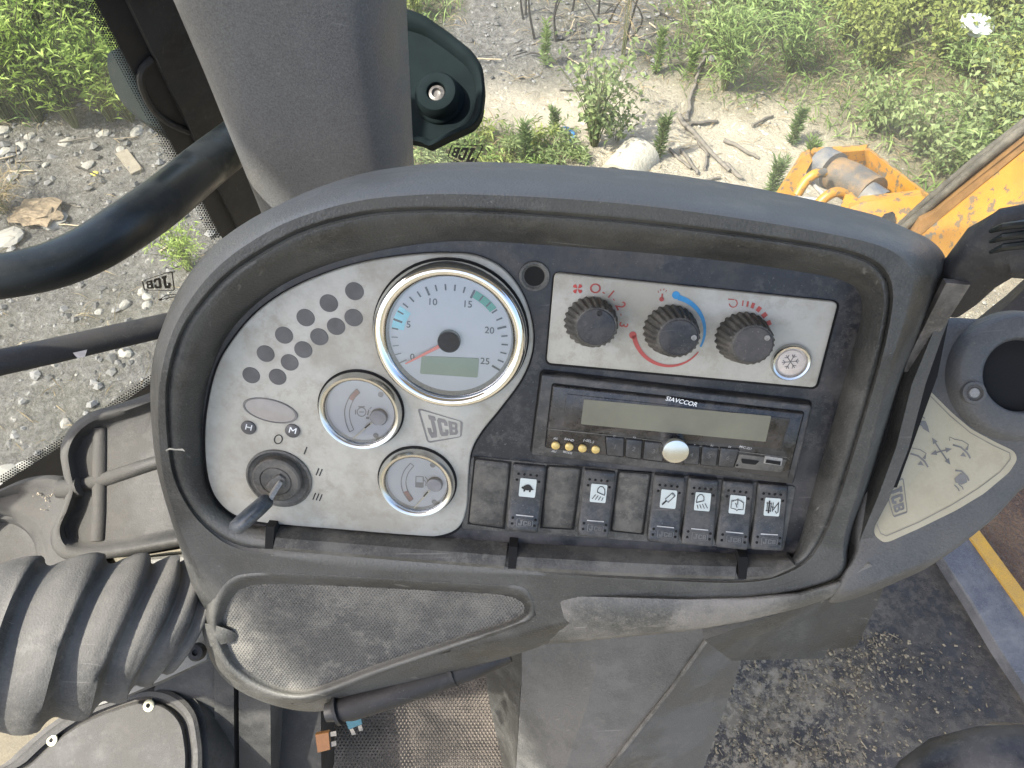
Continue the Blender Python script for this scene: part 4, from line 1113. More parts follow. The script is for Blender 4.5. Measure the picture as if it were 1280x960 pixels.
mb = MB(); mb.loft([[p + FW * .06 for p in A], [p + FW * .01 for p in A], [q + (cB - q) * .06 for q in A]], cap0=True, cap1=True); fixn(mb.build('bracket_plate', M['darkpaint'], hb2, 50))
mb = MB(); mb.tube([W1.pt(x, y, .0035) for x, y in spline([(190, 74), (178, 86), (176, 104), (188, 132), (208, 152), (236, 165)], 5, False)], .0045, 8); mb.build('rubber_ring', M['matt'], hb2)

# rails on the left
gr = MB(); pth = spline([(-420, 372, .56), (-230, 366, .585), (-90, 357, .60), (0, 346, .62), (62, 333, .64), (112, 312, .66), (160, 282, .69), (205, 250, .76), (258, 206, .86), (330, 150, 1.0), (360, 125, 1.06)], 6, False)
gr.tube([at(*p) for p in pth], [lerp(.0172, .0285, max(0, (i - 12) / (len(pth) - 13)) ** 1.1) for i in range(len(pth))], 20); o = gr.build('grab_rail', M['blackpaint'], None, 60, loc=at(0, 346, .62)); fixn(o)
tag(o, 'thick bent green-black grab rail passing behind the pillar on the left', 'grab rail')
M['plankgrey'] = plain('grey paper', (.28, .27, .26), .8)
lb = thing('lower_rail', 'slim straight black rail with a paper scrap stuck on, below the thick rail', 'rail', at(0, 455, .74))
gr = MB(); pth = [(-460, 566, .60), (-60, 470, .70), (0, 453, .72), (60, 440, .74), (130, 424, .77), (200, 408, .80), (300, 386, .86)]
gr.tube([at(*p) for p in pth], [.0125] * 7, 16); fixn(gr.build('rail', M['matt'], lb, 60))
mb = MB(); mb.loft([[at(91, 441, .728), at(109, 437, .728), at(106, 446, .728), at(97, 448, .728)], [at(91, 441, .7265), at(109, 437, .7265), at(106, 446, .7265), at(97, 448, .7265)]], cap0=True, cap1=True); fixn(mb.build('paper_scrap', M['plankgrey'], lb, 0))

# ------------------------------------------------------------------ side tray on the left
TPn = Plane(at(140, 600, .80), Vector((-.05, -.42, .90)), RT)
tf = lambda x, y, w=0.0: TPn.pt(x, y, w)
stray = thing('side_tray', 'dusty grey plastic tray with crossed ribs and a cup recess left of the console', 'tray', tf(140, 620, -.03))
ol = spline([(215, 480), (192, 491), (150, 506), (112, 518), (88, 537), (77, 562), (80, 590), (84, 612), (76, 640), (65, 668), (72, 690), (95, 699), (150, 694), (230, 680), (300, 670), (300, 480)], 5)
TCN = (160, 600); oa = sorted(set(math.atan2(y - TCN[1], x - TCN[0]) for x, y in ol)); olr = resample(ol, TCN, oa)
def tr(t, w): return [tf(x, y, w) for x, y in blend(olr, [TCN] * len(olr), t)]
mb = MB(); mb.loft([[p - TPn.n * .06 for p in tr(-.02, 0)], tr(-.02, .006), tr(0, .013), tr(.05, .016), tr(.10, .015), tr(.15, .008), tr(.20, .001), tr(.24, -.001), tr(.6, -.001)], cap1=True)
fixn(mb.build('pan', M['leftplastic'], stray, 60))
def bar(pts, r, w, name, n=10):
    mb = MB(); mb.tube([tf(x, y, w) for x, y in pts], r, n, flat=1.0); return mb.build(name, M['leftplastic'], stray)
bar([(127, 536), (127, 560), (126, 640), (124, 676)], .0085, -.004, 'rib'); bar([(88, 611), (130, 600), (190, 580), (240, 566)], .0080, -.003, 'rib'); bar([(74, 611), (88, 612), (100, 608)], .010, .006, 'rib_end')
mb = MB(); mb.revolve(TPn, TPn.uv(195, 560), [(.021, -.0008), (.0205, .0006), (.001, .0007)], 32, cap1=True); mb.build('disc_pad', M['leftplastic'], stray)
# outer shelf with cup recess
o2 = spline([(-80, 655), (-30, 628), (0, 612), (30, 599), (58, 594), (80, 598), (84, 620), (84, 660), (100, 700), (110, 730), (20, 760), (-80, 790)], 5)
c2_ = (10, 690); oa = sorted(set(math.atan2(y - c2_[1], x - c2_[0]) for x, y in o2)); o2r = resample(o2, c2_, oa)
rec = [(c2_[0] - 12 + 66 * math.cos(a) * .92, c2_[1] + 4 + 62 * math.sin(a) * .9) for a in oa]
def t2(px, w): return [tf(x, y, w) for x, y in px]
bl = lambda t: blend(o2r, rec, t)
mb = MB(); mb.loft([[p - TPn.n * .06 for p in t2(o2r, 0)], t2(o2r, .002), t2(bl(.10), .007), t2(bl(.28), .005), t2(bl(.45), -.002), t2(bl(.85), -.003), t2(bl(1), -.006), t2(blend(rec, [c2_] * len(rec), .12), -.025), t2(blend(rec, [c2_] * len(rec), .2), -.026), t2(blend(rec, [c2_] * len(rec), .3), -.040)], cap1=False)
fixn(mb.build('cup_shelf', M['leftplastic'], stray, 50))
mb = MB(); mb.face(t2(blend(rec, [c2_] * len(rec), .26), -.038)); mb.build('recess_floor', M['leftplastic'], stray, 0)
mb = MB()
for i in range(26):
    x, y = random.gauss(60, 8), random.gauss(624, 7); p = tf(x, y, .001); r = random.uniform(.0007, .0022)
    vs = [p + Vector((random.uniform(-1, 1), random.uniform(-1, 1), random.uniform(-.2, 1))) * r for _ in range(6)]
    mb.add(vs, [(0, 1, 2), (0, 2, 3), (0, 3, 4), (1, 2, 5), (2, 3, 5), (3, 4, 5), (0, 1, 4), (1, 5, 4)])
M['crumb'] = plain('dry mud crumbs', (.30, .26, .2), .9)
o = mb.build('mud_crumbs', M['crumb'], None, 0, loc=tf(60, 624)); stuff(o)

# ------------------------------------------------------------------ steering column boot
boot = thing('steering_boot', 'ribbed dark rubber bellows boot round the steering column', 'rubber boot', at(200, 800, .72))
bn = (RT * .86 - UP * .33 + FW * .40).normalized()          # the folds lie across this direction
bx = bn.cross(UP).normalized(); by = bx.cross(bn).normalized()
keys = [(-270, 834, .560, 104), (-176, 824, .580, 107), (-84, 814, .598, 108), (4, 806, .612, 110), (84, 798, .630, 106), (146, 789, .648, 98), (190, 781, .662, 88), (222, 773, .674, 79), (246, 766, .684, 72)]
rings = []
for k in range(len(keys) - 1):
    for s, m in ((0, 1.0), (.035, .985), (.07, .94), (.11, .91), (.16, .885), (.22, .875), (.30, .885), (.42, .925), (.55, .955), (.68, .99), (.82, 1.005), (.93, 1.008)):
        x, y, d, r = (lerp(keys[k][c], keys[k + 1][c], s) for c in range(4))
        c = at(x, y, d); R0 = r * d / FPX * m
        n = 56
        rings.append([c + (bx * math.cos(6.2832 * j / n) + by * math.sin(6.2832 * j / n)) * R0 * (1 + .022 * math.sin(2 * 6.2832 * j / n + 1 + k)) + bn * .004 * math.sin(6.2832 * j / n * 2 + k) for j in range(n)])
mb = MB(); mb.loft(rings, cap0=True, cap1=True); fixn(mb.build('bellows', M['rubber'], boot, 75))
# mounting flange below the boot with its screw
prism('boot_flange', 'shell', boot, [(150, 700, .80), (262, 690, .78), (268, 800, .74), (262, 825, .74), (205, 853, .76), (150, 875, .78), (100, 890, .80)], (0, .05, -.10), 30, .003)
FP = Plane(at(246, 815, .732), -FW + Vector((0, 0, .4)), RT)
mb = MB(); mb.revolve(FP, FP.uv(246, 815), [(.0085, -.003), (.0085, .002), (.007, .004), (.003, .0042), (.0025, .002), (.0005, .002)], 20, cap1=True); mb.build('flange_screw', M['matt'], boot)

# column cover plate with two screws
CPn = Plane(at(140, 925, .86), Vector((-.12, -.35, .93)), RT)
cov = thing('cover_plate', 'dusty round ended grey cover plate with two pale screws below the boot', 'cover plate', CPn.pt(140, 930, -.05))
cpo = spline([(-10, 985), (20, 950), (60, 914), (100, 888), (150, 868), (190, 858), (222, 866), (244, 888), (252, 920), (254, 955), (250, 1000), (240, 1060), (100, 1080)], 5)
cc_ = (140, 965); ca_ = sorted(set(math.atan2(y - cc_[1], x - cc_[0]) for x, y in cpo)); cpr = resample(cpo, cc_, ca_)
def cr_(t, w): return [CPn.pt(x, y, w) for x, y in blend(cpr, [cc_] * len(cpr), t)]
mb = MB(); mb.loft([[p - CPn.n * .06 for p in cr_(-.06, 0)], cr_(-.06, -.006), cr_(0, -.006), cr_(.015, .004), cr_(.06, .007), cr_(.11, .006), cr_(.13, -.003), cr_(.16, -.003), cr_(.18, .003), cr_(.20, .005), cr_(.6, .005)], cap1=True)
fixn(mb.build('plate', M['leftplastic'], cov, 40))
M['palescrew'] = plain('pale plated screw', (.62, .60, .42), .4, .4, .12, 200)
for x, y in ((65, 925), (186, 882)):
    mb = MB(); c = CPn.uv(x, y, .005); mb.revolve(CPn, c, [(.0068, .0045), (.0066, .0058), (.0050, .0066), (.0028, .0066), (.0024, .0045), (.0003, .0045)], 20, cap1=True); s_ = mb.build('screw', M['palescrew'], cov)
    mb = MB(); bm_disc(mb, CPn, c, .0025, .0058, 6); mb.build('hex_socket', M['gap'], s_, 0)

# column housing panels between the boot and the footwell
hs = thing('column_housing', 'grey column housing of upright panels with dark gaps under the console tray', 'housing panel', at(300, 960, .95))
prism('housing_panel', 'leftplastic', hs, [(150, 1000, .90), (196, 850, .86), (230, 835, .85), (272, 806, .84), (274, 1000, .94)], (0, .05, -.05), 30, .002)
prism('housing_panel', 'leftplastic', hs, [(268.5, 830, .845), (293, 840, .85), (294, 1000, .94), (269, 1000, .94)], (0, .05, -.05), 30, .002)
prism('housing_panel', 'leftplastic', hs, [(299, 850, .85), (340, 860, .86), (341, 1000, .94), (300, 1000, .94)], (0, .05, -.05), 30, .004)
prism('inner_panel', 'matt', hs, [(180, 800, .90), (400, 800, .90), (402, 1000, .97), (180, 1000, .97)], (0, .05, -.05))

# kick panel under the console
kp = thing('kick_panel', 'smooth dusty grey footwell panel with a sharp upright crease below the console', 'kick panel', at(760, 960, 1.1))
def patch(name, mat, grid, back=(0, .06, -.04), sub=6):
    rows = len(grid); cols = len(grid[0])
    mb = MB()
    G = []
    for r in range((rows - 1) * sub + 1):
        row = []
        for c in range((cols - 1) * sub + 1):
            i, j = min(r // sub, rows - 2), min(c // sub, cols - 2); u, v = r / sub - i, c / sub - j
            a = Vector(grid[i][j]).lerp(Vector(grid[i][j + 1]), v); b = Vector(grid[i + 1][j]).lerp(Vector(grid[i + 1][j + 1]), v)
            q = a.lerp(b, u); row.append(at(*q))
        G.append(row)
    mb.loft(G, closed=False)
    bd = G[0] + [r[-1] for r in G[1:]] + G[-1][-2::-1] + [r[0] for r in G[-2:0:-1]]
    mb.loft([bd, [p + Vector(back) for p in bd]])
    return fixn(mb.build(name, M[mat], kp, 20))
patch('front_face', 'greyplastic', [[(652, 780, .80), (760, 775, .74), (905, 770, .70)], [(652, 850, .84), (735, 880, .79), (840, 860, .76)], [(642, 1010, .96), (690, 1010, .90), (722, 1010, .87)]])
patch('outer_face', 'greyplastic', [[(905.4, 770, .70), (935, 790, .76)], [(840.4, 860, .76), (925, 832, .80)], [(722.4, 1010, .87), (862, 1010, .97)]])
mb = MB(); mb.tube([at(905, 770, .6985), at(840, 860, .7585), at(722, 1010, .8685)], .0022, 8); mb.build('crease', M['lip'], kp)  # added paler strip that stands in for the highlight along the edge
patch('inner_face', 'shell', [[(600, 800, .90), (651.6, 780, .80)], [(612, 880, .95), (651.6, 850, .84)], [(640, 1010, 1.08), (641.6, 1010, .96)]])
# footwell mat
M['toepimple'] = dusty('mat pimple', (.05, .045, .04), (.2, .17, .14), .5, .6, 12, 900, .1)
tm = prism('toe_mat', 'toepimple', None, [(330, 800, 1.0), (640, 790, 1.0), (680, 1010, 1.14), (330, 1010, 1.12)], (0, .01, -.012))

tmp_ = Plane(at(400, 1010, 1.115), (at(640, 790, 1.0) - at(330, 800, 1.0)).cross(at(330, 1010, 1.12) - at(330, 800, 1.0)) * -1, RT)
if tmp_.n.dot(FW) > 0: tmp_ = Plane(tmp_.o, -tmp_.n, RT)
mb = MB()
for j in range(46):
    for i in range(64):
        x, y = 385 + (i + .5 * (j % 2)) * 4.6, 826 + j * 3.9
        if x > 610 + (y - 830) * .32: continue
        q = at(x, y, 1.0); c = tmp_.loc(tmp_.pt(x, y, 0)); c = (c[0], c[1]); r = .0019
        mb.add([tmp_.P(c[0] - r, c[1], .0055), tmp_.P(c[0], c[1] - r, .0055), tmp_.P(c[0] + r, c[1], .0055), tmp_.P(c[0], c[1] + r, .0055), tmp_.P(c[0], c[1], .0085)], [(0, 1, 4), (1, 2, 4), (2, 3, 4), (3, 0, 4)])
tmo = tm; pim = stuff(mb.build('mat_pimples', M['toepimple'], None, 0)); pim.parent = tmo; pim.location = -tmo.location
tag(tm, 'pimpled grey footwell mat below the console tray', 'mat')
# fuses hanging under the tray
for nm, lb, col, body, prongs in (('orange', 'orange blade fuse with two metal prongs under the tray', (.10, .042, .010), [(394, 918), (411, 915), (413, 937), (397, 941)], [[(411, 915.5), (420, 914), (420.5, 920), (411.5, 921)], [(412, 928), (420, 926), (420.5, 932), (412.5, 934)]]),
                                  ('blue', 'blue blade fuse with two metal prongs under the tray', (.012, .05, .07), [(432, 901), (451, 894), (453, 905), (436, 912)], [[(437, 912), (441, 910), (445, 918), (440, 919)], [(447, 907), (451.5, 905), (454, 913), (449, 914)]])):
    t = thing('blade_fuse', lb, 'fuse', at(*body[0], .72), 'blade fuses under the console tray')
    M['f' + nm] = plain(nm + ' plastic', col, .35, 0, .15, 300)
    prism('fuse_body', 'f' + nm, t, [(x, y, .72) for x, y in body], FW * .005, 30, .0005)
    for p in prongs: prism('prong', 'levsteel', t, [(x, y, .7215) for x, y in p], FW * .001)

# ------------------------------------------------------------------ floor, mat, sill
FZ = 1.12
def hpts(px, z): return [gp(x, y, z) for x, y in px]
mb = MB(); fl = [(-1.15, -.8), (.72, -.8), (.72, .62), (.45, .9), (.1, 1.0), (-.42, .93), (-1.15, .40)]
mb.loft([[Vector((x, y, FZ - .06)) for x, y in fl], [Vector((x, y, FZ)) for x, y in fl]], cap0=True, cap1=True)
M['floor'] = dusty('khaki cab floor', (.11, .095, .06), (.2, .17, .12), .6, .7, 9, 300, .3)
structure(fixn(mb.build('floor', M['floor'], None, 0)))
def dirtymat():
    m, nt, b = mat_new('muddy rubber mat')
    g = N(nt, 'ShaderNodeNewGeometry'); sx = N(nt, 'ShaderNodeSeparateXYZ'); nt.links.new(g.outputs['Position'], sx.inputs[0])
    r = N(nt, 'ShaderNodeMapRange'); r.inputs[1].default_value = .42; r.inputs[2].default_value = .66; r.inputs[3].default_value = 1; r.inputs[4].default_value = .18
    nt.links.new(sx.outputs[0], r.inputs[0])
    f1 = noise_fac(nt, 17, 9, .47, .56, .74); f2 = noise_fac(nt, 75, 7, .48, .57, .74); f3 = noise_fac(nt, 8, 4, .4, .6, .6)
    c = mixc(nt, mul(nt, f3, .5), (.023, .021, .0185), (.058, .052, .045))
    c = mixc(nt, mul(nt, mul(nt, f1, r.outputs[0]), .8), c, (.165, .138, .095))
    c = mixc(nt, mul(nt, mul(nt, f2, r.outputs[0]), .75), c, (.27, .235, .17))
    nt.links.new(c, b.inputs['Base Color']); b.inputs['Roughness'].default_value = .55
    bump(nt, b, f1, .5, .004); return m
M['mat'] = dirtymat()
mt = MB(); A = hpts([(800, 1010), (840, 840), (925, 790), (1040, 740), (1150, 690), (1178, 690), (1222, 772), (1262, 842), (1282, 882), (1290, 905), (1240, 902), (1205, 918), (1170, 950), (1150, 1010)], FZ + .022)
mt.loft([[p + Vector((0, 0, -.02)) for p in A], A], cap0=True, cap1=True); o = fixn(mt.build('floor_mat', M['mat'], None, 30, loc=A[0])); tag(o, 'black rubber cab floor mat covered with dry mud and straw', 'mat')
mb = MB(); rngm = random.Random(3)
for i in range(1900):
    cl_ = rngm.choice(((985, 860, 38, 26), (1055, 800, 34, 18), (1085, 830, 24, 28), (930, 930, 40, 28), (1040, 930, 60, 24), (1010, 880, 90, 55), (1120, 840, 60, 40))); px = rngm.gauss(cl_[0], cl_[2]); py = rngm.gauss(cl_[1], cl_[3])
    if not (840 < px < 1240 and 790 < py < 985) or py < 1180 - px * .35 - 30 and rngm.random() < .6: continue
    p = gp(px, py, FZ + .024); r = .0006 + .0030 * rngm.random() ** 2.2; L = rngm.choice((1, 1, 1, 1, 1.5, 1.5, 2, 4)) if r < .002 else 1
    a = rngm.uniform(0, 6.28); d = Vector((math.cos(a), math.sin(a), rngm.uniform(-.1, .25))) * r * L; s = Vector((-math.sin(a), math.cos(a), 0)) * r * .7; u = Vector((0, 0, r * .9))
    mb.tint = rngm.random()
    mb.add([p - d - s, p + d - s * .6, p + d * .7 + s, p - d * .8 + s * .8, p + u, p + u * .8 + d * .5], [(0, 1, 5, 4), (1, 2, 5), (2, 3, 4, 5), (3, 0, 4)])
def tintmat(name, c0, c1, rough=.85, c2=None):
    m, nt, b = mat_new(name)
    a = N(nt, 'ShaderNodeAttribute', attribute_name='tint')
    c = mixc(nt, a.outputs['Fac'], c0, c1)
    nt.links.new(c, b.inputs['Base Color']); b.inputs['Roughness'].default_value = rough; return m
M['debris'] = tintmat('mat debris', (.08, .065, .045), (.27, .23, .155))
stuff(mb.build('mud_debris', M['debris'], None, 0, tint=True))
# door sill
M['bluegrey'] = dusty('blue grey sill', (.085, .086, .092), (.2, .195, .19), .4, .45, 12, 900, .1)
M['yellow'] = None
def chipped():
    m, nt, b = mat_new('chipped yellow paint')
    f = noise_fac(nt, 11, 9, .56, .575, .72); f2 = noise_fac(nt, 5, 6, .35, .65, .7); f3 = noise_fac(nt, 60, 5, .575, .60, .6)
    c = mixc(nt, f2, (.42, .20, .018), (.28, .125, .016)); c = mixc(nt, f, c, (.10, .09, .075)); c = mixc(nt, f3, c, (.13, .09, .05))
    nt.links.new(c, b.inputs['Base Color']); b.inputs['Roughness'].default_value = .45; return m
M['yellow'] = chipped()
sill = thing('door_sill', 'blue grey door sill with a yellow painted edge beyond the floor mat', 'door sill', gp(1240, 770, FZ + .04))
def hslab(name, mat, parent, px, z, t):
    mb = MB(); A = hpts(px, z); c = sum(A, Vector()) / len(A); A2 = [p + (c - p).normalized() * .003 + Vector((0, 0, .003)) for p in A]
    mb.loft([[p - Vector((0, 0, t)) for p in A], A, A2], cap0=True, cap1=True); return fixn(mb.build(name, M[mat], parent, 30))
hslab('sill_plate', 'bluegrey', sill, [(1120, 620), (1040, 500), (1100, 508), (1195, 645), (1212, 672), (1300, 800), (1520, 1120), (1520, 1190), (1300, 892), (1282, 862), (1248, 812), (1212, 752), (1176, 696)], FZ + .045, .06)
M['edgeyellow'] = dusty('yellow edge paint', (.52, .29, .03), (.3, .2, .09), .35, .45, 14, 900, .1)
hslab('yellow_edge', 'edgeyellow', sill, [(1098, 505), (1112, 505), (1222, 662), (1300, 768), (1520, 1084), (1520, 1118), (1300, 798), (1211, 672)], FZ + .05, .05)
hslab('kick_strip', 'matt', sill, [(1140, 690), (1176, 697), (1212, 753), (1248, 813), (1282, 863), (1300, 890), (1296, 905), (1270, 850), (1210, 755), (1170, 700)], FZ + .028, .03)
M['mud'] = dusty('rusty brown mud', (.105, .060, .035), (.2, .13, .08), .7, .7, 14, 120, .8, gdist=.01)
stp = MB(); A = hpts([(1085, 480), (1320, 380), (1700, 640), (1700, 1330), (1520, 1090), (1300, 780), (1222, 668), (1208, 645)], FZ - .02)
stp.loft([[p - Vector((0, 0, .05)) for p in A], A], cap0=True, cap1=True); o = fixn(stp.build('muddy_step', M['mud'], None, 0, loc=A[0])); tag(o, 'rusty brown mud caked step beyond the yellow sill edge', 'step')
# dark padded bolster at the bottom corner
sb = MB(); path = [(1120, 1010, .80), (1150, 985, .80), (1185, 968, .80), (1240, 957, .79), (1330, 955, .78)]
sb.tube([at(*p) for p in path], [.020, .030, .036, .038, .038], 24); o = fixn(sb.build('seat_bolster', M['fascia'], None, 60, loc=at(1240, 957, .79))); tag(o, 'rounded black padded seat edge resting low over the floor mat', 'seat cushion')
# roof over the driver's place (unseen, edges cut to shade the console and admit sky)
mb = MB(); rf = [(-ROOF_L, -.42), (1.0, -.42), (1.0, .46), (-ROOF_L, .46)]
mb.loft([[Vector((x, y, 2.92)) for x, y in rf], [Vector((x, y, 2.98)) for x, y in rf]], cap0=True, cap1=True); M['lining'] = plain('pale roof lining', (.42, .41, .39), .9, 0, .05, 20)  # underside made pale to brighten the chrome reflections
structure(fixn(mb.build('cab_roof', M['lining'], None, 0)))
# ================================================================== OUTSIDE
# zones of the lot, blobs given as (x, y, radius_x, radius_y)
def gxy(px, py): p = gp(px, py); return p.x, p.y
def blobs(lst):
    out = []
    for px, py, rx, ry in lst:
        x, y = gxy(px, py); out.append((x, y, rx, ry))
    return out
BURN = blobs([(60, 420, 1.1, 1.3), (100, 260, 1.5, .8), (100, 180, 1.4, .4), (560, 40, .8, .6), (680, 30, 1.0, .6), (20, 200, .9, .5), (200, 330, .8, .6), (600, 20, .9, .5), (740, 20, .9, .42), (860, 45, .8, .35), (700, -60, 1.6, .7), (200, 560, .9, .6)])
GRASS = blobs([(1000, 40, .9, .8), (1150, 60, 1.3, 1.0), (1230, 180, .7, .7), (640, 195, .35, .22), (560, 200, .4, .25), (1280, 100, 1.2, 1.3), (60, 60, 1.2, .5), (-30, 90, .8, .6), (1000, -80, 2.0, 1.0), (520, 10, .3, .3)])
PALE = blobs([(800, 130, 1.0, .5), (950, 150, .8, .5), (1150, 165, .5, .35), (1040, 140, .6, .4), (880, 190, .8, .4), (680, 120, .7, .35)])
def zone(x, y, bl):
    v = 0
    for bx_, by_, rx, ry in bl:
        d = ((x - bx_) / rx) ** 2 + ((y - by_) / ry) ** 2
        v = max(v, 1.35 - d * .95)
    n = noise.fractal(Vector((x * 1.7, y * 1.7, 3.1)), .8, 2.1, 5) * .45
    return max(0, min(1, v + n))
def gh(x, y):
    h = noise.fractal(Vector((x * .6, y * .6, 0)), 1, 2, 4) * .05 + noise.fractal(Vector((x * 4, y * 4, 5)), 1, 2, 3) * .022 + noise.fractal(Vector((x * 14, y * 14, 9)), .8, 2, 3) * .010
    f = max(0, min(1, (9 - abs(x)) / 3)) * max(0, min(1, (11 - abs(y)) / 3))
    return h * f
def axis(a, b, st, far):
    v = []; x = a
    while x < b + 1e-6: v.append(x); x += st
    pre = []; s = st; x = a
    while x > -far: s *= 1.35; x -= s; pre.append(x)
    post = []; s = st; x = v[-1]
    while x < far: s *= 1.35; x += s; post.append(x)
    return pre[::-1] + v + post
GX, GY = axis(-4.2, 5.2, .04, 420), axis(.6, 7.0, .04, 420)
vs = []; zb = []; zg = []; zp = []
for y in GY:
    for x in GX:
        vs.append((x, y, gh(x, y))); zb.append(zone(x, y, BURN)); zg.append(zone(x, y, GRASS) if abs(x) < 8 and abs(y) < 9 else .85); zp.append(zone(x, y, PALE))
nx = len(GX); fs = [(j * nx + i, j * nx + i + 1, (j + 1) * nx + i + 1, (j + 1) * nx + i) for j in range(len(GY) - 1) for i in range(nx - 1)]
me = bpy.data.meshes.new('ground'); me.from_pydata(vs, [], fs)
for nm, d in (('burn', zb), ('grassy', zg), ('pale', zp)):
    a = me.attributes.new(nm, 'FLOAT', 'POINT'); a.data.foreach_set('value', d)
me.shade_smooth()
m, nt, b = mat_new('lot soil')
def att(n_): return N(nt, 'ShaderNodeAttribute', attribute_name=n_).outputs['Fac']
f1 = noise_fac(nt, 3, 8, .35, .65, .7); f2 = noise_fac(nt, 24, 8, .4, .62, .75); f3 = noise_fac(nt, 90, 4, .55, .68, .6)
c = mixc(nt, f1, (.33, .285, .21), (.44, .39, .30)); c = mixc(nt, mul(nt, f2, .5), c, (.155, .12, .08))
c = mixc(nt, mul(nt, att('pale'), .8), c, (.52, .465, .365))
bc_ = mixc(nt, f2, (.075, .074, .073), (.215, .21, .20)); c = mixc(nt, mul(nt, att('burn'), .92), c, bc_)
gc = mixc(nt, f2, (.10, .10, .045), (.16, .14, .08)); c = mixc(nt, mul(nt, att('grassy'), .8), c, gc)
c = mixc(nt, mul(nt, f3, .35), c, (.36, .33, .28))
nt.links.new(c, b.inputs['Base Color']); b.inputs['Roughness'].default_value = .95; b.inputs['Specular IOR Level'].default_value = .15
bump(nt, b, f2, .8, .02)
me.materials.append(m); go = bpy.data.objects.new('ground', me); COL.objects.link(go); structure(go)
def gpt(px, py):
    p = gp(px, py); p.z = gh(p.x, p.y); return p

def leafmat(name, c0, c1, c2=None):
    m, nt, b = mat_new(name)
    a = N(nt, 'ShaderNodeAttribute', attribute_name='tint')
    c = mixc(nt, a.outputs['Fac'], c0, c1)
    nt.links.new(c, b.inputs['Base Color']); b.inputs['Roughness'].default_value = .55; b.inputs['Specular IOR Level'].default_value = .3
    tr_ = N(nt, 'ShaderNodeBsdfTranslucent'); nt.links.new(c, tr_.inputs[0])
    mx = N(nt, 'ShaderNodeMixShader'); mx.inputs[0].default_value = .35
    out = nt.nodes['Material Output']; nt.links.new(b.outputs[0], mx.inputs[1]); nt.links.new(tr_.outputs[0], mx.inputs[2]); nt.links.new(mx.outputs[0], out.inputs[0])
    return m
M['fern'] = leafmat('bright feathery leaf', (.19, .28, .04), (.36, .46, .12))
M['weed'] = leafmat('mid green leaf', (.11, .18, .045), (.25, .33, .11))
M['conifer'] = leafmat('dark spiky leaf', (.10, .15, .055), (.20, .26, .11))
M['sap'] = leafmat('grey green leaf', (.12, .17, .06), (.27, .32, .14))
M['dry'] = leafmat('dry straw', (.22, .16, .08), (.36, .29, .17))
M['olive'] = leafmat('yellow green leaf', (.14, .18, .045), (.28, .31, .09))
M['stem'] = plain('green stem', (.09, .10, .04), .7)
M['char'] = plain('charred twig', (.022, .020, .018), .8)
M['drystick'] = plain('grey dead stick', (.13, .115, .095), .85, 0, .3, 40)
M['palestick'] = plain('pale dead stick', (.33, .27, .18), .85, 0, .3, 40)

def leaf(mb, rng, p, d, L, wd_, droop=.25):
    d = d.normalized(); s = d.cross(Vector((rng.uniform(-1, 1), rng.uniform(-1, 1), rng.uniform(-1, 1))))
    if s.length < 1e-4: s = d.cross(Vector((0, 0, 1)))
    s = s.normalized() * wd_ * .5
    m_ = p + d * L * .5 + Vector((0, 0, L * .05)); e = p + d * L - Vector((0, 0, L * droop))
    mb.add([p, m_ - s, e, m_ + s], [(0, 1, 2, 3)])
def rdir(rng, up=.3):
    v = Vector((rng.gauss(0, 1), rng.gauss(0, 1), rng.gauss(up, .7)))
    return v.normalized()
def plant(kind, base, h, spread, n, L, W, mat, name, label, cat, group, seed, style='bush'):
    rng = random.Random(seed)
    t = thing(name, label, cat, base, group)
    ms, ml = MB(), MB()
    ns = max(3, n // (22 if style != 'spike' else 60))
    for k in range(ns):
        a = rng.uniform(0, 6.283); lean = rng.uniform(.1, 1) * spread
        if style == 'spike': lean *= .25
        tip = Vector((math.cos(a) * lean, math.sin(a) * lean, h * rng.uniform(.62, 1.0)))
        mid = Vector((tip.x * .35, tip.y * .35, tip.z * .55))
        pts = [base + Vector((math.cos(a) * .01, math.sin(a) * .01, -.02)), base + mid, base + tip]
        cv = [Vector(p) for p in spline([tuple(p) for p in pts], 4, False)]
        ms.tube(cv, [max(.0012, h * .008 * (1 - i / (len(cv) + 2))) for i in range(len(cv))], 4, caps=False)
        m_ = n // ns
        for j in range(m_):
            f = rng.uniform(.12 if style == 'spike' else .25, 1.0); i = min(len(cv) - 2, int(f * (len(cv) - 1))); p = cv[i].lerp(cv[i + 1], f * (len(cv) - 1) - i)
            if style == 'feather':
                d = Vector((rng.gauss(0, .7), rng.gauss(0, .7), rng.uniform(-.2, .75))); p = p + rdir(rng) * spread * .14
            elif style == 'spike':
                b_ = rng.uniform(0, 6.283); d = Vector((math.cos(b_), math.sin(b_), .55 + .8 * f))
            else:
                d = rdir(rng, .5); p = p + rdir(rng) * spread * .22
            ml.tint = max(0, min(1, rng.gauss(.45 + .25 * (f - .5), .25)))
            leaf(ml, rng, p, d, L * rng.uniform(.6, 1.25), W * rng.uniform(.7, 1.2), .1 if style != 'bush' else .3)
    ms.build('stem', M['stem'], t, 0); ml.build('foliage', M[mat], t, 0, tint=True)
    return t
rng = random.Random(11)
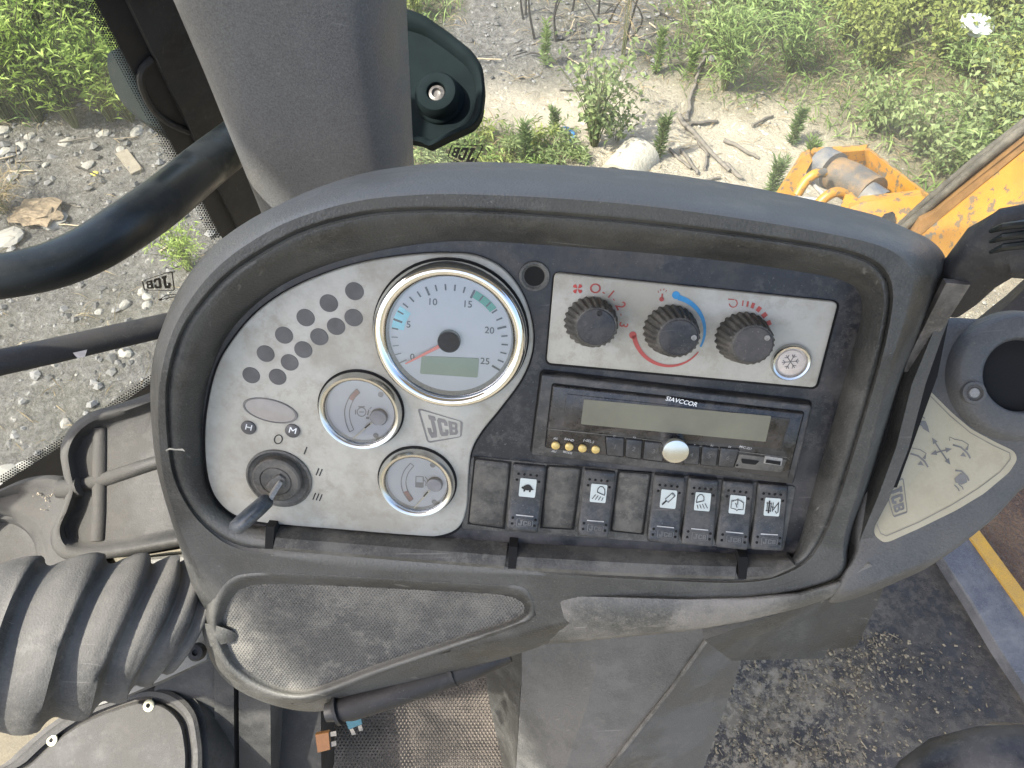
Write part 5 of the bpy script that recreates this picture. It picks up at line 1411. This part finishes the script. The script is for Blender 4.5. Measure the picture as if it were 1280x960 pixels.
# bright bush behind the windscreen
FERN = 'feathery bright green weed in the thick patch seen through the windscreen'
k = 0
for (px, py, h) in [(10, 150, .75), (50, 152, .8), (95, 158, .72), (140, 150, .62), (165, 150, .5), (20, 105, .9), (70, 100, .95), (120, 100, .85), (160, 95, .8), (-30, 140, .8), (0, 60, .9), (55, 50, .95), (105, 45, .9), (150, 40, .85), (-40, 60, .9), (190, 60, .8), (25, 10, .9), (85, 0, .9), (140, -5, .9)]:
    b_ = gpt(px, py); plant('fern', b_, h, .32, 1100, .055, .011, 'fern', 'feathery_weed', FERN, 'weed', 'feathery weeds behind the windscreen', 100 + k, 'feather'); k += 1
plant('fern', gpt(238, 338), .26, .17, 700, .035, .006, 'fern', 'feathery_weed', 'small bright feathery weed beside the printed windscreen badge', 'weed', None, 140, 'feather')
# single plants in front of the console
plant('sap', gpt(742, 186), .52, .26, 620, .045, .020, 'sap', 'leafy_sapling', 'tall loose leafy sapling in the pale sandy clearing', 'sapling', None, 201)
plant('sap', gpt(770, 178), .22, .2, 200, .04, .018, 'sap', 'leafy_sapling', 'low leafy shoot at the foot of the tall sapling', 'sapling', None, 202)
plant('con', gpt(823, 196), .26, .10, 420, .05, .007, 'conifer', 'spiky_seedling', 'dense dark spiky seedling beside the pale concrete pipe', 'seedling', None, 203, 'spike')
plant('con', gpt(655, 205), .24, .12, 420, .06, .007, 'conifer', 'spiky_seedling', 'spiky seedling nearest the printed badge of the side window', 'seedling', None, 204, 'spike')
plant('con', gpt(692, 170), .18, .08, 260, .045, .007, 'conifer', 'spiky_seedling', 'small dark seedling left of the tall sapling', 'seedling', None, 205, 'spike')
plant('con', gpt(990, 175), .20, .09, 380, .055, .007, 'conifer', 'spiky_seedling', 'leaning spiky seedling on the sand above the yellow bracket', 'seedling', None, 206, 'spike')
plant('con', gpt(965, 235), .20, .13, 420, .06, .007, 'conifer', 'spiky_seedling', 'pale spiky seedling next to the yellow bracket corner', 'seedling', None, 207, 'spike')
plant('con', gpt(1010, 205), .15, .12, 360, .06, .007, 'weed', 'spiky_seedling', 'light green seedling behind the yellow bracket', 'seedling', None, 208, 'spike')
plant('con', gpt(681, 80), .26, .06, 220, .05, .008, 'weed', 'spiky_seedling', 'thin upright seedling standing on the burnt strip', 'seedling', None, 209, 'spike')
plant('con', gpt(820, 92), .26, .10, 260, .05, .008, 'weed', 'spiky_seedling', 'light green seedling below the dry brown stalks', 'seedling', None, 210, 'spike')
plant('con', gpt(862, 95), .2, .12, 240, .045, .008, 'weed', 'spiky_seedling', 'low light green seedling between the clearing and the weedy patch', 'seedling', None, 211, 'spike')
plant('w', gpt(905, 112), .5, .24, 1000, .07, .009, 'weed', 'grassy_bush', 'large soft grassy bush at the clearing edge', 'bush', None, 212, 'feather')
plant('w', gpt(985, 90), .42, .24, 900, .06, .009, 'weed', 'grassy_bush', 'soft grassy bush next to the large one at the clearing edge', 'bush', None, 213, 'feather')
plant('s', gpt(1090, 165), .3, .24, 420, .04, .02, 'sap', 'leafy_sapling', 'broad leaved low plant on pale sand above the yellow bracket', 'sapling', None, 214)
plant('s', gpt(1150, 195), .3, .2, 300, .04, .02, 'sap', 'leafy_sapling', 'broad leaved low plant between the bracket and the loader arm', 'sapling', None, 215)
plant('s', gpt(1170, 215), .25, .2, 260, .04, .02, 'sap', 'leafy_sapling', 'low leafy plant closest to the loader arm edge', 'sapling', None, 216)
plant('o', gpt(520, 18), .22, .14, 300, .04, .014, 'olive', 'roadside_weed', 'yellow green weed above the hinge bracket by the pillar', 'weed', None, 217)
plant('d', gpt(778, 75), .5, .05, 150, .16, .004, 'dry', 'dry_stalks', 'tuft of tall dry brown stalks on the burnt strip', 'dry weed', None, 218, 'feather')
# mixed weedy patch upper right
WEED = 'leafy green weed in the overgrown patch above the loader'
k = 0
for i in range(95):
    px = rng.uniform(890, 1330); py = rng.uniform(-70, 210)
    if px < 1010 and py > 78: continue
    if px < 1185 and py > 105: continue
    if 1020 < px < 1150 and py > 88: continue
    st_ = rng.random(); h = rng.uniform(.2, .46)
    mt_, sty, L, W = (('weed', 'feather', .07, .010) if st_ < .4 else ('sap', 'bush', .045, .02) if st_ < .75 else ('olive', 'bush', .04, .018))
    plant('w', gpt(px, py), h, rng.uniform(.18, .30), 560, L, W, mt_, 'green_weed', {'feather': 'narrow leaved green weed in the overgrown patch above the loader', 'sap': 'broad leaved grey green weed in the overgrown patch above the loader', 'olive': 'yellow green broad leaved weed in the overgrown patch above the loader'}['feather' if sty == 'feather' else mt_], 'weed', 'weeds in the overgrown patch', 300 + i, sty)
LOWW = 'low green weed in the strip just above the console hood'
for i, (px, py) in enumerate([(525, 205), (555, 212), (575, 190), (600, 205), (625, 215), (640, 198), (670, 215), (690, 210), (705, 195), (725, 205), (545, 185), (520, 190), (610, 180), (665, 190)]):
    plant('w', gpt(px, py), rng.uniform(.06, .13), .14, 170, .045, .009, rng.choice(['weed', 'olive', 'sap']), 'low_weed', LOWW, 'weed', 'low weeds above the console hood', 420 + i, 'feather' if i % 2 else 'bush')
plant('d', gpt(5, 265), .2, .2, 500, .09, .004, 'dry', 'dry_grass_tuft', 'yellow dry grass tuft left above the thick rail', 'dry grass', None, 450, 'feather')

# ground cover: grass blades and straw
def cover(name, n, zn, test, mat, Lr, W, flat, seed):
    rr = random.Random(seed); mb = MB()
    for i in range(n):
        x, y = rr.uniform(-4, 5), rr.uniform(1.2, 6.8)
        if not test(x, y, rr): continue
        p = Vector((x, y, gh(x, y)))
        mb.tint = rr.random(); d = Vector((rr.gauss(0, 1), rr.gauss(0, 1), flat[0] + rr.random() * flat[1])); leaf(mb, rr, p, d, rr.uniform(*Lr), W, .15)
    return stuff(mb.build(name, M[mat], None, 0, tint=True))
cover('grass', 55000, None, lambda x, y, r: zone(x, y, GRASS) > .30 + r.random() * .4, 'weed', (.05, .15), .008, (.4, 1.4), 5)
cover('dry_grass', 16000, None, lambda x, y, r: zone(x, y, GRASS) + .12 * zone(x, y, BURN) > .5 * r.random() + .1, 'dry', (.05, .16), .004, (.05, .6), 6)
cover('straw_litter', 9000, None, lambda x, y, r: r.random() > .3 and (zone(x, y, BURN) < .6 or r.random() < .4), 'dry', (.04, .14), .004, (.01, .08), 8)
# stones and clods
def rocks(name, n, test, sizes, mat, seed):
    rr = random.Random(seed); mb = MB()
    for i in range(n):
        x, y = rr.uniform(-4, 5), rr.uniform(.7, 6.8)
        if not test(x, y, rr): continue
        r = rr.uniform(*sizes) * (rr.random() ** 1.5 + .35); p = Vector((x, y, gh(x, y) + r * .2)); mb.tint = rr.random()
        V = [Vector((math.cos(a_) * rr.uniform(.7, 1.2), math.sin(a_) * rr.uniform(.7, 1.2), rr.uniform(-.2, .35))) * r + p for a_ in [k_ * 1.2566 for k_ in range(5)]]
        V += [p + Vector((rr.uniform(-.3, .3), rr.uniform(-.3, .3), rr.uniform(.5, .85))) * r]
        mb.add(V, [(k_, (k_ + 1) % 5, 5) for k_ in range(5)])
    return stuff(mb.build(name, M[mat], None, 0, tint=True))
M['ash'] = tintmat('burnt clods', (.045, .044, .043), (.19, .185, .178)); M['palestone'] = tintmat('pale stones', (.17, .16, .14), (.29, .275, .24))
rocks('burnt_clods', 16000, lambda x, y, r: zone(x, y, BURN) > .3 + .5 * r.random(), (.006, .022), 'ash', 21)
rocks('pale_gravel', 9000, lambda x, y, r: zone(x, y, GRASS) < .6 + .3 * r.random() and (zone(x, y, BURN) < .5 or r.random() < .25) and (zone(x, y, PALE) < .4 or r.random() < .3), (.004, .013), 'palestone', 22)
def stone(px, py, size, label, grp, seed, mat='palestone', flat=.5):
    rr = random.Random(seed); bm = bmesh.new(); bmesh.ops.create_icosphere(bm, subdivisions=2, radius=size)
    off = Vector((rr.random() * 9, rr.random() * 9, rr.random() * 9)); sx_ = rr.uniform(.8, 1.5)
    for v in bm.verts:
        v.co *= 1 + .45 * noise.noise(v.co / size * .9 + off); v.co.x *= sx_; v.co.z *= flat
    me = bpy.data.meshes.new('stone'); bm.to_mesh(me); bm.free(); me.materials.append(M[mat]); a_ = me.attributes.new('tint', 'FLOAT', 'POINT'); v0 = rr.uniform(.3, 1); a_.data.foreach_set('value', [v0] * len(me.vertices))
    o = bpy.data.objects.new('stone', me); COL.objects.link(o); o.location = gpt(px, py) + Vector((0, 0, size * .12)); o.rotation_euler = (0, 0, rr.uniform(0, 6)); tag(o, label, 'stone', grp); return o
for i, (px, py, s) in enumerate([(5, 165, .04), (30, 187, .03), (82, 178, .03), (8, 194, .035), (110, 205, .025), (172, 166, .035), (20, 218, .02), (150, 185, .022), (58, 207, .02), (38, 172, .03), (130, 168, .03)]):
    stone(px, py, s, 'pale rubble stone at the foot of the bright green patch', 'rubble stones below the bright patch', 500 + i)
for i, (px, py, s) in enumerate([(177, 363, .020), (184, 371, .018), (156, 379, .022), (185, 381, .020)]):
    stone(px, py, s, 'small round whitish stone beside the printed windscreen badge', 'small stones by the windscreen badge', 520 + i, flat=.8)
for i, (px, py, s) in enumerate([(30, 583, .03), (4, 596, .05), (160, 445, .025), (80, 527, .02), (122, 387, .018)]):
    stone(px, py, s, 'pale stone on the burnt ground near the windscreen bottom', 'stones on the burnt ground', 530 + i)
stone(12, 296, .07, 'flat grey stone slab lying left above the thick rail', None, 541, 'palestone', .25)
stone(65, 268, .06, 'flat stone piece beside the dry grass tuft', None, 542, 'palestone', .3)
def stick(a, b, r, label, mat='drystick', lift=.012, grp=None, mid=None, name='stick'):
    A, B = gpt(*a), gpt(*b); pts = [A + Vector((0, 0, lift)), B + Vector((0, 0, lift))]
    if mid: pts.insert(1, gpt(*mid) + Vector((0, 0, lift)))
    cv = spline([tuple(p) for p in pts], 6, False); rr = random.Random(int(a[0] * 7 + b[1])); cv = [Vector(p) + Vector((rr.uniform(-1, 1), rr.uniform(-1, 1), rr.uniform(-.3, .5))) * r * .5 for p in cv]
    mb = MB(); mb.tube(cv, [r * .8 * lerp(1.1, .7, i / len(cv)) for i in range(len(cv))], 7); o = mb.build(name, M[mat], None, 60, loc=pts[0]); tag(o, label, 'stick', grp); return o
stick((848, 148), (912, 218), .016, 'longest grey stick running down the sand toward the console')
stick((868, 172), (886, 196), .010, 'short forked stick lying against the longest grey stick')
stick((852, 189), (872, 222), .013, 'dark stick end close to the console hood left of the longest stick')
stick((836, 188), (862, 214), .010, 'thin dark stick close to the spiky seedling by the pipe')
stick((860, 156), (898, 152), .012, 'short dark stick lying level on the pale sand')
stick((904, 175), (950, 196), .013, 'dark stick on the sand near the console hood, right of the longest stick')
stick((940, 158), (966, 142), .009, 'short stick slanting up toward the grassy bush')
stick((784, 112), (802, 124), .011, 'short dark stick right of the tall sapling')
stick((700, 111), (730, 114), .009, 'thin stick left of the tall sapling')
stick((858, 153), (882, 72), .012, 'curved brown branch standing out of the sand below the bush', mid=(868, 105))
stick((870, 232), (900, 226), .010, 'stick half hidden behind the console hood')
stick((905, 205), (925, 224), .016, 'stubby grey stick behind the console hood')
stick((880, 215), (884, 190), .010, 'upright grey stick crossing the longest stick')
for i in range(11):
    px = rng.uniform(635, 800); py = rng.uniform(20, 70); A = gpt(px, py); h = rng.uniform(.25, .5)
    mb = MB(); cv = [A, A + Vector((rng.uniform(-.05, .08), rng.uniform(-.04, .04), h * .5)), A + Vector((rng.uniform(-.08, .18), rng.uniform(-.05, .05), h))]
    mb.tube([Vector(p) for p in spline([tuple(p) for p in cv], 4, False)], [.008, .0075, .007, .006, .006, .005, .004, .003, .002], 5)
    tag(mb.build('burnt_stem', M['char'], None, 60, loc=A), 'thin charred stem standing on the burnt strip', 'burnt stem', 'charred stems on the burnt strip')
for i in range(16):
    px = rng.uniform(0, 200); py = rng.uniform(165, 330); a_ = rng.uniform(-.6, .6); L = rng.uniform(15, 45)
    stick((px, py), (px + L * math.cos(a_), py + L * math.sin(a_) * .6), rng.uniform(.003, .007), 'dead twig lying on the burnt rubble seen through the windscreen', rng.choice(['char', 'palestick', 'drystick']), .01, 'dead twigs behind the windscreen', name='twig')
for i in range(22):
    px = rng.uniform(560, 900); py = rng.uniform(5, 90); a_ = rng.uniform(0, 3.14); L = rng.uniform(15, 50)
    stick((px, py), (px + L * math.cos(a_), py + L * math.sin(a_) * .4), rng.uniform(.003, .007), 'dead twig lying on the burnt strip', rng.choice(['char', 'palestick', 'drystick', 'palestick']), .02, 'dead twigs on the burnt strip', name='twig')
# broken concrete pipe
M['concrete'] = dusty('pale concrete', (.36, .34, .285), (.28, .25, .19), .5, .85, 8, 80, .4, gdist=.004)
A = gpt(742, 218); B = gpt(812, 205); ax_ = (B - A).normalized(); sd_ = Vector((-ax_.y, ax_.x, 0))
mb = MB(); RR = .11; ro = []
pa, pb = gpt(772, 226), gpt(800, 195)
ax_ = (pb - pa).normalized(); sd_ = Vector((-ax_.y, ax_.x, 0))
for s, q in ((0, pa), (1, pa.lerp(pb, .5)), (1, pb)):
    ro.append([q + sd_ * RR * math.cos(a_) + Vector((0, 0, RR * math.sin(a_) * .95 - .02)) for a_ in [math.pi * k_ / 16 for k_ in range(17)]] + [q + sd_ * RR * .82 * math.cos(a_) + Vector((0, 0, RR * .82 * math.sin(a_) - .02)) for a_ in [math.pi * k_ / 16 for k_ in range(16, -1, -1)]])
mb.loft(ro, cap0=True, cap1=True); o = fixn(mb.build('concrete_pipe', M['concrete'], None, 40, loc=pa)); tag(o, 'broken half buried pale concrete pipe just above the console hood', 'concrete pipe')
# blue strap, white bag, plank, orange rag
M['bluestrap'] = plain('blue strap', (.05, .17, .36), .5); cv = [gpt(x, y) + Vector((0, 0, .02)) for x, y in spline([(699, 166), (706, 163), (714, 168), (716, 176), (710, 186), (704, 184)], 4, False)]
mb = MB(); mb.tube(cv, .008, 6, flat=.4); tag(mb.build('blue_strap', M['bluestrap'], None, 60, loc=cv[0]), 'looped blue plastic strap lying left of the tall sapling', 'strap')
M['bag'] = plain('white plastic bag', (.5, .52, .5), .35)
bm = bmesh.new(); bmesh.ops.create_icosphere(bm, subdivisions=4, radius=.075)
for v in bm.verts: v.co *= 1 + .38 * noise.fractal(v.co * 10, .8, 2, 3); v.co.z *= .6; v.co.x *= 1.2
me = bpy.data.meshes.new('plastic_bag'); bm.to_mesh(me); bm.free(); me.materials.append(M['bag']); o = bpy.data.objects.new('plastic_bag', me); COL.objects.link(o); o.location = gpt(1194, 82) + Vector((0, 0, .20)); tag(o, 'crumpled white plastic bag lying in the weeds', 'plastic bag')
def gbox(a, b, w, h, mat, name, label, cat):
    A, B = gpt(*a), gpt(*b); d = (B - A).normalized(); s = Vector((-d.y, d.x, 0)).normalized() * w / 2; z = Vector((0, 0, h)); l = Vector((0, 0, .004))
    mb = MB(); base = [A - s + l, B - s + l, B + s + l, A + s + l]; mb.loft([base, [p + z for p in base]], cap0=True, cap1=True); tag(fixn(mb.build(name, M[mat], None, 0, loc=A)), label, cat)
M['plank'] = plain('weathered board', (.19, .165, .125), .8, 0, .2, 30)
gbox((152, 190), (170, 212), .06, .015, 'plank', 'board_scrap', 'short weathered board scrap lying under the bright green patch', 'board')
M['rag'] = plain('orange rag', (.22, .165, .105), .85); bm = bmesh.new(); bmesh.ops.create_icosphere(bm, subdivisions=3, radius=.08)
for v in bm.verts: v.co *= 1 + .5 * noise.fractal(v.co * 16, .8, 2, 3); v.co.z *= .3; v.co.x *= 1.4
me = bpy.data.meshes.new('orange_rag'); bm.to_mesh(me); bm.free(); me.materials.append(M['rag']); o = bpy.data.objects.new('orange_rag', me); COL.objects.link(o); o.location = gpt(48, 266) + Vector((0, 0, .02)); tag(o, 'faded orange rag next to the dry grass tuft', 'rag')
M['ylw'] = plain('yellow scrap', (.62, .5, .08), .6); stone(117, 214, .022, 'small yellow scrap on the rubble under the bright patch', None, 560, 'ylw', .5)

# ================================================================== LOADER ARM
arm = thing('loader_boom', 'chipped yellow loader arm with an open bracket holding a ram, outside the side window', 'loader arm', at(1200, 330, 1.7))
def aprism(name, mat, pts, back, ch=.002): return prism(name, mat, arm, pts, back, 30, ch)
aprism('arm_plate', 'yellow', [(1090, 345, 1.69), (1130, 312, 1.62), (1165, 282, 1.585), (1200, 251, 1.538), (1290, 176, 1.42), (1400, 90, 1.30), (1900, -318, .95), (1900, 60, .94), (1400, 270, 1.29), (1290, 312, 1.41), (1180, 350, 1.56), (1100, 375, 1.68)], (.02, .05, -.02))
M['flange'] = plain('brown stained flange', (.20, .105, .035), .7, 0, .3, 30)
aprism('edge_flange', 'flange', [(1150, 276, 1.60), (1168, 265, 1.585), (1290, 167, 1.405), (1400, 80, 1.285), (1900, -330, .94), (1900, -316, .945), (1400, 92, 1.295), (1290, 178, 1.415), (1200, 253, 1.535), (1140, 302, 1.615)], (.02, .06, -.02))
M['hose'] = dusty('grey steel pipe', (.06, .054, .045), (.17, .15, .12), .5, .5, 20, 300, .2)
mb = MB(); mb.tube([at(1120, 293, 1.68), at(1162, 258, 1.60), at(1222, 206, 1.50), at(1290, 153, 1.41), at(1400, 66, 1.28), at(1900, -345, .945)], .0085, 10); mb.tube([at(1120, 287, 1.70), at(1158, 252, 1.62), at(1220, 200, 1.52), at(1290, 146, 1.43), at(1400, 58, 1.3), at(1900, -355, .96)], .0085, 10)
o = mb.build('pipe_run', M['hose'], arm)
mb = MB(); mb.tube([at(x, y, d) for x, y, d in ((1233, 240, 1.495), (1218, 252, 1.515), (1208, 272, 1.53), (1212, 290, 1.525))], .006, 8); mb.build('weld_bead', M['hose'], arm)
aprism('back_plate', 'yellow', [(1010, 196, 1.92), (1014, 191, 1.92), (1050, 189, 1.93), (1082, 187, 1.93), (1090, 215, 1.98), (1076, 226, 2.0), (1020, 226, 1.98)], (.01, .02, 0))
aprism('side_plate', 'yellow', [(1080, 187, 1.92), (1086, 187, 1.92), (1162, 246, 1.72), (1160, 252, 1.72), (1132, 262, 1.78), (1086, 225, 1.96)], (.01, .02, -.01))
aprism('side_plate', 'yellow', [(1002, 196, 1.90), (1012, 192, 1.90), (1016, 200, 1.90), (996, 236, 1.85), (990, 262, 1.80), (960, 262, 1.80)], (.01, .03, -.01))
aprism('front_plate', 'yellow', [(1062, 258, 1.74), (1078, 252, 1.74), (1152, 244, 1.70), (1160, 250, 1.70), (1150, 275, 1.70), (1140, 300, 1.70), (1060, 292, 1.74)], (.01, .03, -.01))
aprism('gusset_plate', 'yellow', [(1056, 244, 1.76), (1064, 243, 1.76), (1082, 258, 1.74), (1078, 262, 1.74), (1068, 272, 1.74), (1046, 272, 1.76)], (.01, .02, -.01))
M['ram'] = dusty('rusty ram', (.075, .068, .06), (.20, .125, .06), .8, .45, 12, 200, .2)
mb = MB(); mb.tube([at(1036, 212, 1.92), at(1062, 226, 1.88), at(1090, 244, 1.83)], [.040, .046, .046], 22); fixn(mb.build('ram_barrel', M['ram'], arm, 60))
mb = MB(); mb.tube([at(1026, 206, 1.93), at(1042, 214, 1.90)], .047, 22); mb.tube([at(1082, 244, 1.82), at(1100, 256, 1.80)], .036, 22); M['ramsteel'] = dusty('dull ram steel', (.09, .095, .105), (.2, .17, .13), .4, .4, 20, 300, .1)
fixn(mb.build('ram_collar', M['ramsteel'], arm, 60))
mb = MB(); mb.tube([at(*p) for p in spline([(996, 244, 1.84), (1006, 228, 1.83), (1018, 218, 1.82), (1030, 216, 1.83)], 4, False)], .012, 10); mb.build('hose_pipe', M['yellow'], arm)
mb = MB(); mb.tube([at(*p) for p in spline([(1022, 256, 1.78), (1034, 245, 1.77), (1046, 240, 1.77), (1056, 243, 1.78)], 4, False)], .012, 10); mb.build('hose_pipe', M['yellow'], arm)
mb = MB(); mb.tube([at(1012, 226, 1.85), at(1034, 248, 1.80)], .005, 8); mb.tube([at(996, 250, 1.82), at(1024, 252, 1.80)], .010, 8); mb.build('pin', M['steel'], arm)
aprism('cut_out', 'matt', [(1098, 278, 1.70), (1106, 268, 1.699), (1116, 265, 1.698), (1119, 268, 1.697), (1118, 284, 1.70)], (0, .002, 0), 0)
# dark window frame corner at the right edge
wf_ = MB(); A = [at(*p) for p in ((1150, 470, .97), (1236, 400, .92), (1254, 386, .91), (1300, 344, .88), (1640, 60, .74), (1680, 110, .74), (1340, 420, .86), (1250, 480, .92))]
wf_.loft([[p + Vector((.02, .03, -.01)) for p in A], A], cap0=True, cap1=True); o = fixn(wf_.build('window_frame', M['matt'], None, 30, loc=A[0])); tag(o, 'dark sloping door window frame behind the cup holder', 'window frame')
